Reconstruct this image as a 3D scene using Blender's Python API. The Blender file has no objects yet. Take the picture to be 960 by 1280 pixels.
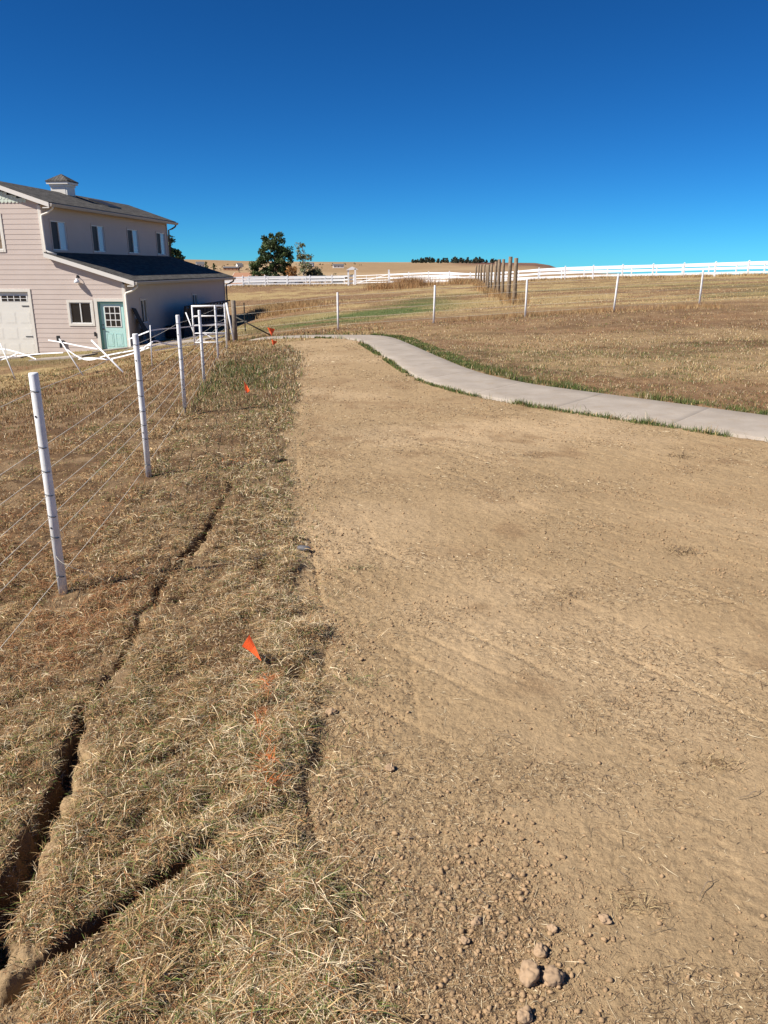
import numpy as np, math
# ---------------------------------------------------------------- terrain
CTRL = np.array([
 (-1.65,3.64,0),(-1.89,5.97,0),(-2.29,8.78,-.03),(-2.76,11.8,-.13),(-3.53,16.6,-.27),(-3.99,19.9,-.38),(-4.5,23.6,-.55),
 (-1.33,.9,0),(0,1.5,0),(1.5,1.2,0),(0,-3,0),(-3,-4,0),(4,-4,.05),(0,5,0),(2,4,0),(4,7,.02),(0,9,0),(3,11,.03),(-1,13,-.03),(0,17,-.06),(-2,18,-.2),
 (6,5,.05),(7,12,.12),(10,9,.15),(12,16,.25),(4,17,.05),
 (-1.42,24.4,-.27),(1.54,24.5,-.08),(4.39,24.6,.1),(7.2,24.9,.27),(10.5,26.5,.38),(16,27,.5),(25,30,.7),
 (-10.87,33.5,-1.68),(-14.2,33.9,-1.95),(-17,34.2,-2.08),(-22,35,-2.15),(-30,36,-2.3),(-9.3,46.4,-1.58),(-8.2,40,-1.45),(-5,33,-.8),(-4.6,42,-.72),(-5,50,-.72),(-7.5,56,-.95),(-7,20,-1.05),(-12,22,-1.6),(-18,20,-1.7),(-6,12,-.65),(-12,12,-1.0),(-5,6,-.25),(-12,4,-.5),(-30,15,-1.6),
 (6.27,38.2,-.12),(6.9,43.9,-.12),(10.7,93,-.4),(0,40,-.45),(-2,60,-.75),(-6,70,-.9),
 (-18.7,104.6,-.85),(-8,104.7,-.75),(-1.5,103,-.6),(8,94,-.2),(17.4,86,.25),(28.2,79,.62),(35,72,.9),(50,60,1.3),(70,50,1.7),
 (20,50,.35),(30,50,.75),(15,65,.1),(40,100,.6),(25,112,.1),(60,80,1.2),(5,122,-.9),(-30,100,-1.4),(-40,60,-2.2),(-15,70,-1.5),(-60,20,-3),(30,-20,.5),(-30,-20,-1),(80,0,1.8)],float)
def _k(r2): return r2*np.log(r2+1e-9)*.5
def _fit():
    P=CTRL[:,:2]/30; n=len(P)
    d2=((P[:,None]-P[None])**2).sum(-1)
    A=np.zeros((n+3,n+3)); A[:n,:n]=_k(d2)+np.eye(n)*2e-3
    A[:n,n]=1;A[:n,n+1:]=P;A[n,:n]=1;A[n+1:,:n]=P.T
    b=np.zeros(n+3);b[:n]=CTRL[:,2]
    return np.linalg.solve(A,b)
_W=_fit()
def sstep(a,b,x):
    t=np.clip((x-a)/(b-a),0,1); return t*t*(3-2*t)
def tps(X,Y):
    X=np.asarray(X,float);Y=np.asarray(Y,float);sh=X.shape
    x=X.ravel()/30;y=Y.ravel()/30;P=CTRL[:,:2]/30;n=len(P)
    o=_W[n]+_W[n+1]*x+_W[n+2]*y
    for i in range(n): o=o+_W[i]*_k((x-P[i,0])**2+(y-P[i,1])**2)
    return o.reshape(sh)
def macro(X,Y):
    """broad ground height: paddock near the house, a drop behind the rail fence, far prairie hills"""
    X=np.asarray(X,float);Y=np.asarray(Y,float)
    R=np.hypot(X,Y)+1e-6
    f=np.minimum(1,115/R)
    near=tps(X*f,Y*f)
    az=np.degrees(np.arctan2(X,Y))
    far=-9+0*X
    # hill crest slope as seen from the paddock, by bearing
    s=np.interp(az,[-180,-60,-30,-15,-10,-4,0,4,7,10.6,11.6,12.6,15,22,40,180],[.004,.006,.0075,.0085,.0065,.0058,.0055,.0055,.0052,.0045,.002,-.004,-.008,-.010,-.008,.004])
    crest=1.6+s*1900
    roll=1.6*np.sin(R/170+az*.13)+1.2*np.sin(R/90-az*.21)
    far=far+(crest-far)*sstep(600,1900,R)-35*sstep(1900,5200,R)+roll*sstep(200,500,R)*(1-sstep(1500,1800,R))
    w=sstep(112,230,R)
    return near*(1-w)+far*w
import bpy, bmesh, math, random
from mathutils import Vector, Matrix
S = bpy.context.scene
COL = S.collection
R = math.radians
RNG = np.random.default_rng(7)
random.seed(11)

# ---------------------------------------------------------------- noise
def _h(ix, iy, seed):
    n = (ix.astype(np.int64)*374761393 + iy.astype(np.int64)*668265263 + seed*974711) & 0x7fffffff
    n = ((n ^ (n >> 13))*1274126177) & 0x7fffffff
    n = (n ^ (n >> 16)) & 0xffff
    return n/65535.0
def vnoise(X, Y, s, seed=0):
    x = np.asarray(X, float)/s + 1000.3; y = np.asarray(Y, float)/s + 1000.7
    ix = np.floor(x); iy = np.floor(y); fx = x-ix; fy = y-iy
    fx = fx*fx*(3-2*fx); fy = fy*fy*(3-2*fy)
    a = _h(ix, iy, seed); b = _h(ix+1, iy, seed); c = _h(ix, iy+1, seed); d = _h(ix+1, iy+1, seed)
    return (a+(b-a)*fx)*(1-fy)+(c+(d-c)*fx)*fy
def fbm(X, Y, s, octv=3, seed=0):
    o = 0; a = 1; t = 0
    c, sn = math.cos(.6), math.sin(.6)
    for i in range(octv):
        o = o+a*vnoise(X, Y, s, seed+i*17); t += a; a *= .5; s *= .47
        X, Y = X*c-Y*sn, X*sn+Y*c
    return o/t

# ---------------------------------------------------------------- plan of the plot
PATH_L = np.array([(9,2.0),(6.5,4.3),(4.6,6.2),(3.67,7.19),(3.12,7.77),(2.50,8.45),(1.80,9.12),(1.30,9.75),(.906,10.49),(.595,11.25),(.39,12.16),(.07,14.41),(-.30,17.1),(-.62,19.2),(-.95,19.95),(-1.5,20.6),(-2.9,22.0),(-4,23.2)])
PATH_U = np.array([(9.8,3.0),(7.3,5.2),(5.4,7.1),(4.35,8.15),(3.75,8.85),(3.1,9.6),(2.45,10.3),(2.02,10.8),(1.6,11.6),(1.38,12.3),(1.2,13.1),(.95,14.6),(.6,17.1),(.25,19.3),(-.2,20.4),(-1.1,21.1),(-2.5,22.7),(-3.6,23.9)])
EDGE = np.array([(-.02,-6),(-.08,.9),(-.115,1.277),(-.169,1.613),(-.265,1.92),(-.311,2.105),(-.295,2.324),(-.297,2.642),(-.288,3.112),(-.412,3.646),(-.48,4.096),(-.582,4.825),(-.721,5.811),(-.972,7.656),(-1.281,11.219),(-1.757,16.8),(-2.6,20.0)])
DIRT = np.vstack([EDGE, PATH_L[::-1][2:], [(14,-3),(10,-6)]])
PATHP = np.vstack([PATH_L, PATH_U[::-1]])
def inpoly(X, Y, P):
    r = np.zeros(np.shape(X), bool); n = len(P); j = n-1
    for i in range(n):
        xi, yi = P[i]; xj, yj = P[j]
        if yi != yj:
            r ^= ((yi > Y) != (yj > Y)) & (X < (xj-xi)*(Y-yi)/(yj-yi)+xi)
        j = i
    return r
def pdist(X, Y, P, closed=False):
    d = np.full(np.shape(X), 1e9); n = len(P)
    for i in range(n if closed else n-1):
        a = P[i]; b = P[(i+1) % n]; ab = b-a; L = ab@ab
        t = np.clip(((X-a[0])*ab[0]+(Y-a[1])*ab[1])/L, 0, 1)
        d = np.minimum(d, (X-a[0]-t*ab[0])**2+(Y-a[1]-t*ab[1])**2)
    return np.sqrt(d)
def dirt_sd(X, Y):
    """positive inside the graded dirt strip, in metres, ragged edge"""
    far = (np.abs(X-2) > 14) | (np.abs(Y-7) > 16)
    s = np.full(np.shape(X), -5.0)
    m = ~far
    x = X[m]; y = Y[m]
    d = pdist(x, y, DIRT, True)*np.where(inpoly(x, y, DIRT), 1, -1)
    d = d+(fbm(x, y, .35, 4, 5)-.5)*.22+(vnoise(x, y, .9, 8)-.5)*.12+(fbm(x, y, .10, 3, 6)-.5)*.13
    s[m] = d
    return s
TX = np.array([(.9,-.90),(1.3,-.92),(1.49,-.945),(1.73,-.98),(2.19,-1.06),(2.53,-1.12),(2.9,-1.125),(3.2,-1.14),(3.65,-1.14),(4.24,-1.13),(5.07,-1.13),(6.4,-1.18),(7.0,-1.2)])
def trench(X, Y):
    """signed offset to the slit trench (positive = right of it) and its strength"""
    d = X-np.interp(Y, TX[:, 0], TX[:, 1])-(vnoise(Y, Y*0, .16, 3)-.5)*.05-(fbm(X, Y, .05, 3, 4)-.5)*.05
    st = sstep(.3, .6, Y)*(1-sstep(5.2, 7.2, Y))
    st = st*(.42+.6*sstep(.36, .62, vnoise(Y, Y*0+3, .36, 9)))
    st = np.where(Y < 2.1, np.maximum(st, .95*sstep(.3, .6, Y)), st)
    return d, np.clip(st, 0, 1)
SLIT = np.array([(-1.25,1.02),(-1.02,1.22),(-.89,1.355),(-.76,1.50),(-.63,1.64),(-.52,1.77),(-.42,1.87),(-.36,1.95)])
def slit(X, Y):
    """a second, narrow spade cut that meets the trench at its near end"""
    d = pdist(X, Y, SLIT)+(vnoise(X, Y, .07, 15)-.5)*.016
    s = 1-sstep(1.8, 1.96, Y)*.9
    return np.where((np.abs(X+.8) < .6) & (Y < 2.1) & (Y > .9), d, 1.0)/(1.0-.45*sstep(1.4, 1.95, Y)), s*(.6+.4*sstep(.25, .5, vnoise(X, Y, .1, 16)))
def bank_mask(X, Y):
    d, st = trench(X, Y)
    w = .03+.06*vnoise(Y, Y*0+1, .5, 21)+.035*(1-sstep(1.5, 1.9, Y))+.05*(fbm(X, Y, .05, 3, 22)-.5)
    return sstep(-.005, .02, d)*(1-sstep(w, w+.04, d))*sstep(.35, .6, st)*sstep(.42, .56, fbm(X, Y, .26, 2, 31)+.25*(Y < 1.75))
def fence_x(Y): return np.interp(Y, [-5,.85,3.64,5.97,8.78,11.84,16.6,19.9,23.6], [-1.2,-1.43,-1.65,-1.89,-2.29,-2.76,-3.53,-3.99,-4.5])
HOLES = [(-2.17, 9.2, .12, .12), (-1.13, 6.3, .08, .08), (-1.35, 3.42, .09, .08), (-1.0, 3.5, .07, .06), (-.36, 2.76, .06, .07), (-.66, 3.9, .06, .05), (-.45, 3.3, .05, .04), (-.72, 7.1, .07, .05), (-.22, 2.25, .05, .05)]
def ground_z(X, Y, fine=True):
    X = np.asarray(X, float); Y = np.asarray(Y, float)
    z = macro(X, Y); Rr = np.hypot(X, Y)
    nearm = Rr < 60
    if nearm.any():
        x = X[nearm]; y = Y[nearm]; rr = Rr[nearm]
        sd = dirt_sd(x, y); dm = sstep(-.09, .05, sd)
        pin = pdist(x, y, PATHP, True)*np.where(inpoly(x, y, PATHP), 1, -1)
        pm = sstep(-.04, .0, pin)
        sod = (.016+.05*(fbm(x, y, .42, 3, 2)-.45)+.03*(fbm(x, y, 1.6, 2, 12)-.5)+.032*(fbm(x, y, .11, 2, 13)-.5))*(1-.6*sstep(8, 20, rr))*(1-.75*np.exp(-((x-fence_x(y))/.30)**2))
        a = fbm(x, y, .55, 4, 44)-.5
        dz = .020*a*(.4+.6*sstep(4, 9, rr))+.006*(fbm(x, y, .11, 3, 46)-.5)
        # wheel and rake marks that run away to the right-hand side of the strip
        u = x*.60-y*.80; v = x*.80+y*.60+.3*(vnoise(x, y, 1.8, 71)-.5)
        ridg = 1-np.abs(2*vnoise(u*.16, v, .15, 72)-1)
        dz = dz-.0055*sstep(.70, 1, ridg)*sstep(.42, .65, fbm(x, y, 1.3, 2, 73))
        # faint cleat marks pressed by a tyre, broken up where it has been raked over
        for x0_, k_, w_, sd_ in ((.10, .045, .09, 91), (.95, .10, .10, 92), (2.0, .16, .11, 93)):
            q = x-(x0_-k_*(y-2)-.012*(y-4)**2*(x0_ < 1)); lug = .5+.5*np.sin(2*np.pi*(y/.062+np.abs(q)*9))
            dz = dz-.0026*sstep(.35, .75, lug)*(1-sstep(w_*.8, w_, np.abs(q)))*sstep(.48, .60, fbm(x, y, .55, 2, sd_))*(1-sstep(7, 12, rr))
        # long ruts near the sod edge
        e = x-np.interp(y, EDGE[:, 1], EDGE[:, 0])
        for off, dep, sd_ in ((.07, .012, 81), (.44, .003, 82)):
            q = (e-off-(vnoise(y, y*0, .8, sd_)-.5)*.10)/.012
            dz = dz-dep*np.exp(-q*q)*sstep(.35, .6, vnoise(y, y*0+7, .7, sd_+1))
        if fine:
            f = 1-sstep(5, 11, rr)
            rough = .35+.9*sstep(.4, .65, fbm(x, y, .8, 3, 50))+.8*(1-sstep(.1, .9, e))
            c1 = np.abs(2*vnoise(x+.01*vnoise(x, y, .02, 51), y, .021, 47)-1); c2 = np.abs(2*vnoise(x, y, .0115, 49)-1); c3 = vnoise(x, y, .05, 52)
            dz = dz+f*rough*(1+.8*sstep(3, 5, rr))*(.0045*(np.minimum(c1, .5)-.25)*sstep(.3, .6, c3)+.0042*(np.minimum(c2, .6)-.3)*(1-sstep(3, 6, rr)))
            sod = sod+f*.02*(fbm(x, y, .06, 2, 48)-.5)+f*(.007*(np.minimum(c1, .5)-.25)+.006*(np.minimum(c2, .6)-.3)*(rr < 5))
        m = dz*dm+sod*(1-dm)
        d, st = trench(x, y)
        left = (1-dm)
        m = m-st*(.085+.03*(1-sstep(2.0, 2.6, y)))*np.exp(-(np.abs(d+.01*(y < 1.9))/(.021+.010*(1-sstep(1.6, 2.3, y))))**2.6)*left*(y < 8)*(np.abs(d) < .3)
        m = m+st*.008*np.exp(-((d-.12)/.07)**2)*left*(y < 8)
        m = m-.02*bank_mask(x, y)*(y < 8)
        d2, s2 = slit(x, y)
        m = m-s2*.16*np.exp(-(d2/(.0205-.006*(y < 1.32)))**4)
        for hx, hy, hr, hd in HOLES:
            m = m-hd*np.exp(-((x-hx)**2+(y-hy)**2*.6)/(hr*hr*.45))
        m = m*(1-pm)-.06*pm
        z = z.copy(); z[nearm] += m
    return z

# ---------------------------------------------------------------- materials
MATS = {}
def mat(name, col=(.5,.5,.5), rough=.7, metal=0, noise=None, bump=None, spec=.5):
    m = bpy.data.materials.new(name); m.use_nodes = True; nt = m.node_tree
    b = nt.nodes['Principled BSDF']
    b.inputs['Roughness'].default_value = rough; b.inputs['Metallic'].default_value = metal
    b.inputs['Specular IOR Level'].default_value = spec
    b.inputs['Base Color'].default_value = (*col, 1)
    tc = nt.nodes.new('ShaderNodeTexCoord')
    if noise:
        sc, amt, c2 = noise
        n = nt.nodes.new('ShaderNodeTexNoise'); n.inputs['Scale'].default_value = sc; n.inputs['Detail'].default_value = 5; n.inputs['Roughness'].default_value = .65
        nt.links.new(tc.outputs['Object'], n.inputs['Vector'])
        r = nt.nodes.new('ShaderNodeMapRange'); r.inputs['From Min'].default_value = .35; r.inputs['From Max'].default_value = .65; r.inputs['To Max'].default_value = amt
        mx = nt.nodes.new('ShaderNodeMix'); mx.data_type = 'RGBA'
        mx.inputs['A'].default_value = (*col, 1); mx.inputs['B'].default_value = (*c2, 1)
        nt.links.new(n.outputs['Fac'], r.inputs['Value']); nt.links.new(r.outputs['Result'], mx.inputs['Factor'])
        nt.links.new(mx.outputs['Result'], b.inputs['Base Color'])
    if bump:
        sc, st, dist = bump
        n2 = nt.nodes.new('ShaderNodeTexNoise'); n2.inputs['Scale'].default_value = sc; n2.inputs['Detail'].default_value = 4
        nt.links.new(tc.outputs['Object'], n2.inputs['Vector'])
        bp = nt.nodes.new('ShaderNodeBump'); bp.inputs['Strength'].default_value = st; bp.inputs['Distance'].default_value = dist
        nt.links.new(n2.outputs['Fac'], bp.inputs['Height']); nt.links.new(bp.outputs['Normal'], b.inputs['Normal'])
    MATS[name] = m
    return m
def attr_mat(name, rough=.75, trans=0.0, spec=.3, fine=None):
    m = bpy.data.materials.new(name); m.use_nodes = True; nt = m.node_tree
    b = nt.nodes['Principled BSDF']; b.inputs['Roughness'].default_value = rough; b.inputs['Specular IOR Level'].default_value = spec
    a = nt.nodes.new('ShaderNodeAttribute'); a.attribute_name = 'tint'
    nt.links.new(a.outputs['Color'], b.inputs['Base Color'])
    if trans:
        t = nt.nodes.new('ShaderNodeBsdfTranslucent'); nt.links.new(a.outputs['Color'], t.inputs['Color'])
        mx = nt.nodes.new('ShaderNodeMixShader'); mx.inputs[0].default_value = trans
        out = nt.nodes['Material Output']
        nt.links.new(b.outputs[0], mx.inputs[1]); nt.links.new(t.outputs[0], mx.inputs[2]); nt.links.new(mx.outputs[0], out.inputs['Surface'])
    MATS[name] = m
    return m

mat('siding', (.61,.515,.462), .75, noise=(1.3,.5,(.55,.455,.40)))
mat('trim', (.78,.74,.67), .6, noise=(3,.4,(.62,.58,.5)))
mat('fascia_white', (.76,.73,.68), .6)
mat('gutter', (.42,.38,.34), .5)
mat('soffit', (.35,.29,.26), .8)
mat('frieze_green', (.62,.69,.60), .75)
mat('door_aqua', (.50,.75,.71), .5, noise=(4,.4,(.43,.66,.62)))
mat('door_reveal_shade', (.16,.36,.33), .6)  # recess shadow painted into the reveal as a darker green
mat('garage_white', (.76,.735,.67), .55, noise=(2,.4,(.70,.675,.61)))
mat('black_iron', (.02,.02,.022), .5)
mat('dark_glass', (.012,.014,.018), .08, spec=.7)
mat('screen', (.02,.021,.024), .6)
mat('blind_sky_reflection', (.42,.55,.68), .25, spec=.8)  # pale blind behind glass, blue sky reflection put into its base colour
mat('white_frame', (.78,.77,.74), .4)
mat('lamp_metal', (.85,.87,.9), .3)
mat('galvanised', (.55,.57,.58), .38, metal=.6, noise=(9,.6,(.42,.43,.44)))
mat('gate_paint', (.80,.81,.82), .45, noise=(14,.4,(.6,.6,.6)))
mat('white_post', (.86,.87,.88), .42, noise=(9,.5,(.60,.58,.54)), bump=(60,.15,.003))
mat('clip_black', (.03,.03,.03), .6)
mat('wire', (.66,.60,.48), .5, metal=0)
mat('tape', (.84,.84,.85), .5)
mat('vinyl', (.84,.85,.86), .38)
mat('wood_post', (.30,.225,.15), .9, noise=(7,1,(.15,.11,.075)), bump=(40,.5,.01))
mat('old_wood', (.28,.235,.18), .9, noise=(9,1,(.14,.11,.08)), bump=(40,.5,.01))
mat('tpost', (.055,.05,.04), .7)
mat('orange', (.95,.13,.03), .55)
mat('tarp', (.012,.013,.018), .65)
mat('dark_board', (.03,.026,.025), .8)
mat('bark', (.12,.085,.06), .9, noise=(3,1,(.06,.045,.03)))
mat('house_wall_far', (.62,.57,.5), .8)
mat('roof_brown', (.33,.17,.10), .9)
mat('roof_grey', (.12,.12,.13), .9)
mat('grey_stone', (.13,.13,.14), .7, noise=(30,1,(.07,.07,.08)), bump=(90,.6,.004))
attr_mat('grass_blades', .75, .10, .2)
attr_mat('straw', .6, .08, .35)
attr_mat('leaves', .6, .15, .3)
attr_mat('clods', .95, 0, .15)

def shingle_mat():
    m = bpy.data.materials.new('shingles'); m.use_nodes = True; nt = m.node_tree; L = nt.links.new
    b = nt.nodes['Principled BSDF']; b.inputs['Roughness'].default_value = .95; b.inputs['Specular IOR Level'].default_value = .04
    tc = nt.nodes.new('ShaderNodeTexCoord')
    mp = nt.nodes.new('ShaderNodeMapping'); mp.inputs['Rotation'].default_value = (0,0,R(90)); L(tc.outputs['Object'], mp.inputs['Vector'])
    br = nt.nodes.new('ShaderNodeTexBrick'); br.inputs['Scale'].default_value = 1; br.inputs['Brick Width'].default_value = .3; br.inputs['Row Height'].default_value = .14
    br.inputs['Mortar Size'].default_value = .006; br.inputs['Color1'].default_value = (.135,.12,.10,1); br.inputs['Color2'].default_value = (.08,.072,.062,1); br.inputs['Mortar'].default_value = (.03,.027,.024,1)
    L(mp.outputs['Vector'], br.inputs['Vector'])
    n = nt.nodes.new('ShaderNodeTexNoise'); n.inputs['Scale'].default_value = 60; L(tc.outputs['Object'], n.inputs['Vector'])
    mx = nt.nodes.new('ShaderNodeMix'); mx.data_type = 'RGBA'; mx.blend_type = 'OVERLAY'; mx.inputs['Factor'].default_value = .6
    L(br.outputs['Color'], mx.inputs['A']); L(n.outputs['Color'], mx.inputs['B'])
    hs = nt.nodes.new('ShaderNodeHueSaturation'); hs.inputs['Saturation'].default_value = .45; L(mx.outputs['Result'], hs.inputs['Color'])
    L(hs.outputs['Color'], b.inputs['Base Color'])
    bp = nt.nodes.new('ShaderNodeBump'); bp.inputs['Distance'].default_value = .006; L(br.outputs['Fac'], bp.inputs['Height']); bp.invert = True
    L(bp.outputs['Normal'], b.inputs['Normal']); MATS['shingles'] = m
shingle_mat()

def ground_mat():
    m = bpy.data.materials.new('ground'); m.use_nodes = True; nt = m.node_tree; L = nt.links.new
    b = nt.nodes['Principled BSDF']; b.inputs['Roughness'].default_value = .97; b.inputs['Specular IOR Level'].default_value = .1
    a = nt.nodes.new('ShaderNodeAttribute'); a.attribute_name = 'tint'
    tc = nt.nodes.new('ShaderNodeTexCoord')
    cur = a.outputs['Color']
    for sc, lo, hi, det in ((38, .80, 1.16, 6), (260, .82, 1.14, 4), (1.1, .90, 1.08, 5), (.045, .9, 1.1, 6)):
        n = nt.nodes.new('ShaderNodeTexNoise'); n.inputs['Scale'].default_value = sc; n.inputs['Detail'].default_value = det; n.inputs['Roughness'].default_value = .7
        L(tc.outputs['Object'], n.inputs['Vector'])
        r = nt.nodes.new('ShaderNodeMapRange'); r.inputs['From Min'].default_value = .3; r.inputs['From Max'].default_value = .7; r.inputs['To Min'].default_value = lo; r.inputs['To Max'].default_value = hi
        L(n.outputs['Fac'], r.inputs['Value'])
        v = nt.nodes.new('ShaderNodeVectorMath'); v.operation = 'SCALE'; L(cur, v.inputs[0]); L(r.outputs['Result'], v.inputs['Scale']); cur = v.outputs['Vector']
    L(cur, b.inputs['Base Color'])
    n1 = nt.nodes.new('ShaderNodeTexNoise'); n1.inputs['Scale'].default_value = 55; n1.inputs['Detail'].default_value = 7; n1.inputs['Roughness'].default_value = .72
    L(tc.outputs['Object'], n1.inputs['Vector'])
    n2 = nt.nodes.new('ShaderNodeTexNoise'); n2.inputs['Scale'].default_value = 12; n2.inputs['Detail'].default_value = 5
    L(tc.outputs['Object'], n2.inputs['Vector'])
    ad = nt.nodes.new('ShaderNodeMath'); ad.operation = 'MULTIPLY_ADD'; ad.inputs[1].default_value = 2.2; L(n2.outputs['Fac'], ad.inputs[0]); L(n1.outputs['Fac'], ad.inputs[2])
    bp = nt.nodes.new('ShaderNodeBump'); bp.inputs['Strength'].default_value = .9; bp.inputs['Distance'].default_value = .009
    L(ad.outputs[0], bp.inputs['Height']); L(bp.outputs['Normal'], b.inputs['Normal'])
    MATS['ground'] = m
ground_mat()

def concrete_mat():
    m = bpy.data.materials.new('concrete'); m.use_nodes = True; nt = m.node_tree; L = nt.links.new
    b = nt.nodes['Principled BSDF']; b.inputs['Roughness'].default_value = .9; b.inputs['Specular IOR Level'].default_value = .2
    tc = nt.nodes.new('ShaderNodeTexCoord')
    n = nt.nodes.new('ShaderNodeTexNoise'); n.inputs['Scale'].default_value = 1.7; n.inputs['Detail'].default_value = 7; n.inputs['Roughness'].default_value = .7
    L(tc.outputs['Object'], n.inputs['Vector'])
    cr = nt.nodes.new('ShaderNodeValToRGB'); cr.color_ramp.elements[0].position = .3; cr.color_ramp.elements[0].color = (.30,.255,.21,1)
    cr.color_ramp.elements[1].position = .7; cr.color_ramp.elements[1].color = (.41,.36,.305,1)
    L(n.outputs['Fac'], cr.inputs['Fac'])
    n3 = nt.nodes.new('ShaderNodeTexNoise'); n3.inputs['Scale'].default_value = 130; n3.inputs['Detail'].default_value = 3; L(tc.outputs['Object'], n3.inputs['Vector'])
    mr = nt.nodes.new('ShaderNodeMapRange'); mr.inputs['To Min'].default_value = .86; mr.inputs['To Max'].default_value = 1.12; L(n3.outputs['Fac'], mr.inputs['Value'])
    v = nt.nodes.new('ShaderNodeVectorMath'); v.operation = 'SCALE'; L(cr.outputs['Color'], v.inputs[0]); L(mr.outputs['Result'], v.inputs['Scale'])
    ns = nt.nodes.new('ShaderNodeTexNoise'); ns.inputs['Scale'].default_value = 4.5; ns.inputs['Detail'].default_value = 8; ns.inputs['Roughness'].default_value = .75; L(tc.outputs['Object'], ns.inputs['Vector'])
    ms = nt.nodes.new('ShaderNodeMapRange'); ms.inputs['From Min'].default_value = .52; ms.inputs['From Max'].default_value = .72; ms.inputs['To Max'].default_value = .55; L(ns.outputs['Fac'], ms.inputs['Value'])
    mx = nt.nodes.new('ShaderNodeMix'); mx.data_type = 'RGBA'; mx.inputs['B'].default_value = (.31,.235,.155,1); L(v.outputs['Vector'], mx.inputs['A']); L(ms.outputs['Result'], mx.inputs['Factor'])
    L(mx.outputs['Result'], b.inputs['Base Color'])
    bp = nt.nodes.new('ShaderNodeBump'); bp.inputs['Strength'].default_value = .4; bp.inputs['Distance'].default_value = .002; L(n3.outputs['Fac'], bp.inputs['Height']); L(bp.outputs['Normal'], b.inputs['Normal'])
    MATS['concrete'] = m
concrete_mat()

# ---------------------------------------------------------------- object helpers
def empty(name, loc, label, cat, group=None, rz=0):
    o = bpy.data.objects.new(name, None); COL.objects.link(o); o.empty_display_size = .2
    o.location = loc; o.rotation_euler = (0, 0, rz); tag(o, label, cat, group); return o
def tag(o, label=None, cat=None, group=None, kind=None):
    for k, v in (('label', label), ('category', cat), ('group', group), ('kind', kind)):
        if v: o[k] = v
    return o
def np_mesh(name, V, F, m, parent=None, tint=None, smooth=False):
    """V (n,3); F (k,3) or (k,4) array, or a list of such arrays"""
    me = bpy.data.meshes.new(name); Fs = F if isinstance(F, list) else [F]
    V = np.ascontiguousarray(V, np.float32)
    me.vertices.add(len(V)); me.vertices.foreach_set('co', V.ravel())
    idx = np.concatenate([f.ravel() for f in Fs]).astype(np.int32)
    tot = np.concatenate([np.full(len(f), f.shape[1]) for f in Fs]).astype(np.int32)
    me.loops.add(len(idx)); me.loops.foreach_set('vertex_index', idx)
    me.polygons.add(len(tot)); st = np.concatenate([[0], np.cumsum(tot)[:-1]]).astype(np.int32)
    me.polygons.foreach_set('loop_start', st); me.polygons.foreach_set('loop_total', tot)
    me.update(calc_edges=True)
    if smooth: me.polygons.foreach_set('use_smooth', np.ones(len(tot), bool))
    if tint is not None:
        a = me.attributes.new('tint', 'FLOAT_COLOR', 'POINT')
        c = np.ones((len(V), 4), np.float32); c[:, :3] = tint; a.data.foreach_set('color', c.ravel())
    me.materials.append(MATS[m]); o = bpy.data.objects.new(name, me); COL.objects.link(o)
    if parent: o.parent = parent
    return o
class MB:
    """collects boxes, tubes and prisms and links them as ONE mesh object"""
    def __init__(s): s.v = []; s.f = []
    def add(s, vs, fs):
        n = len(s.v); s.v += [tuple(map(float, p)) for p in vs]; s.f += [tuple(i+n for i in q) for q in fs]; return s
    def box(s, a, b):
        x0, y0, z0 = a; x1, y1, z1 = b
        x0, x1 = min(x0, x1), max(x0, x1); y0, y1 = min(y0, y1), max(y0, y1); z0, z1 = min(z0, z1), max(z0, z1)
        return s.add([(x0,y0,z0),(x1,y0,z0),(x1,y1,z0),(x0,y1,z0),(x0,y0,z1),(x1,y0,z1),(x1,y1,z1),(x0,y1,z1)],
                     [(0,3,2,1),(4,5,6,7),(0,1,5,4),(1,2,6,5),(2,3,7,6),(3,0,4,7)])
    def prism(s, pts, d):
        """pts: closed loop of 3-D points, extruded by the vector d"""
        n = len(pts); q = [tuple(np.array(p)+np.array(d)) for p in pts]
        return s.add(list(pts)+q, [tuple(range(n))[::-1], tuple(range(n, 2*n))]+[(i, (i+1) % n, n+(i+1) % n, n+i) for i in range(n)])
    def tube(s, pts, r, n=8, cap=True):
        pts = [Vector(p) for p in pts]; rs = r if isinstance(r, (list, tuple)) else [r]*len(pts)
        rings = []; up = None
        for i, p in enumerate(pts):
            t = (pts[min(i+1, len(pts)-1)]-pts[max(i-1, 0)]).normalized()
            a = t.orthogonal().normalized() if up is None else (up-t*up.dot(t)).normalized()
            up = a; b = t.cross(a)
            rings.append([p+(a*math.cos(2*math.pi*k/n)+b*math.sin(2*math.pi*k/n))*rs[i] for k in range(n)])
        fs = []
        for i in range(len(pts)-1):
            for k in range(n): fs.append((i*n+k, i*n+(k+1) % n, (i+1)*n+(k+1) % n, (i+1)*n+k))
        if cap: fs += [tuple(range(n))[::-1], tuple(range((len(pts)-1)*n, len(pts)*n))]
        return s.add([q for g in rings for q in g], fs)
    def build(s, name, m, parent=None, smooth=False, bevel=0):
        me = bpy.data.meshes.new(name); me.from_pydata(s.v, [], s.f); me.update()
        bm = bmesh.new(); bm.from_mesh(me); bmesh.ops.recalc_face_normals(bm, faces=bm.faces)
        if bevel: bmesh.ops.bevel(bm, geom=bm.edges[:], offset=bevel, segments=1, affect='EDGES')
        bm.to_mesh(me); bm.free()
        if smooth:
            for p in me.polygons: p.use_smooth = len(p.vertices) == 4
        me.materials.append(MATS[m]); o = bpy.data.objects.new(name, me); COL.objects.link(o)
        if parent: o.parent = parent
        return o
def gz(x, y): return float(ground_z(np.array([x], float), np.array([y], float), False)[0])
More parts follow.
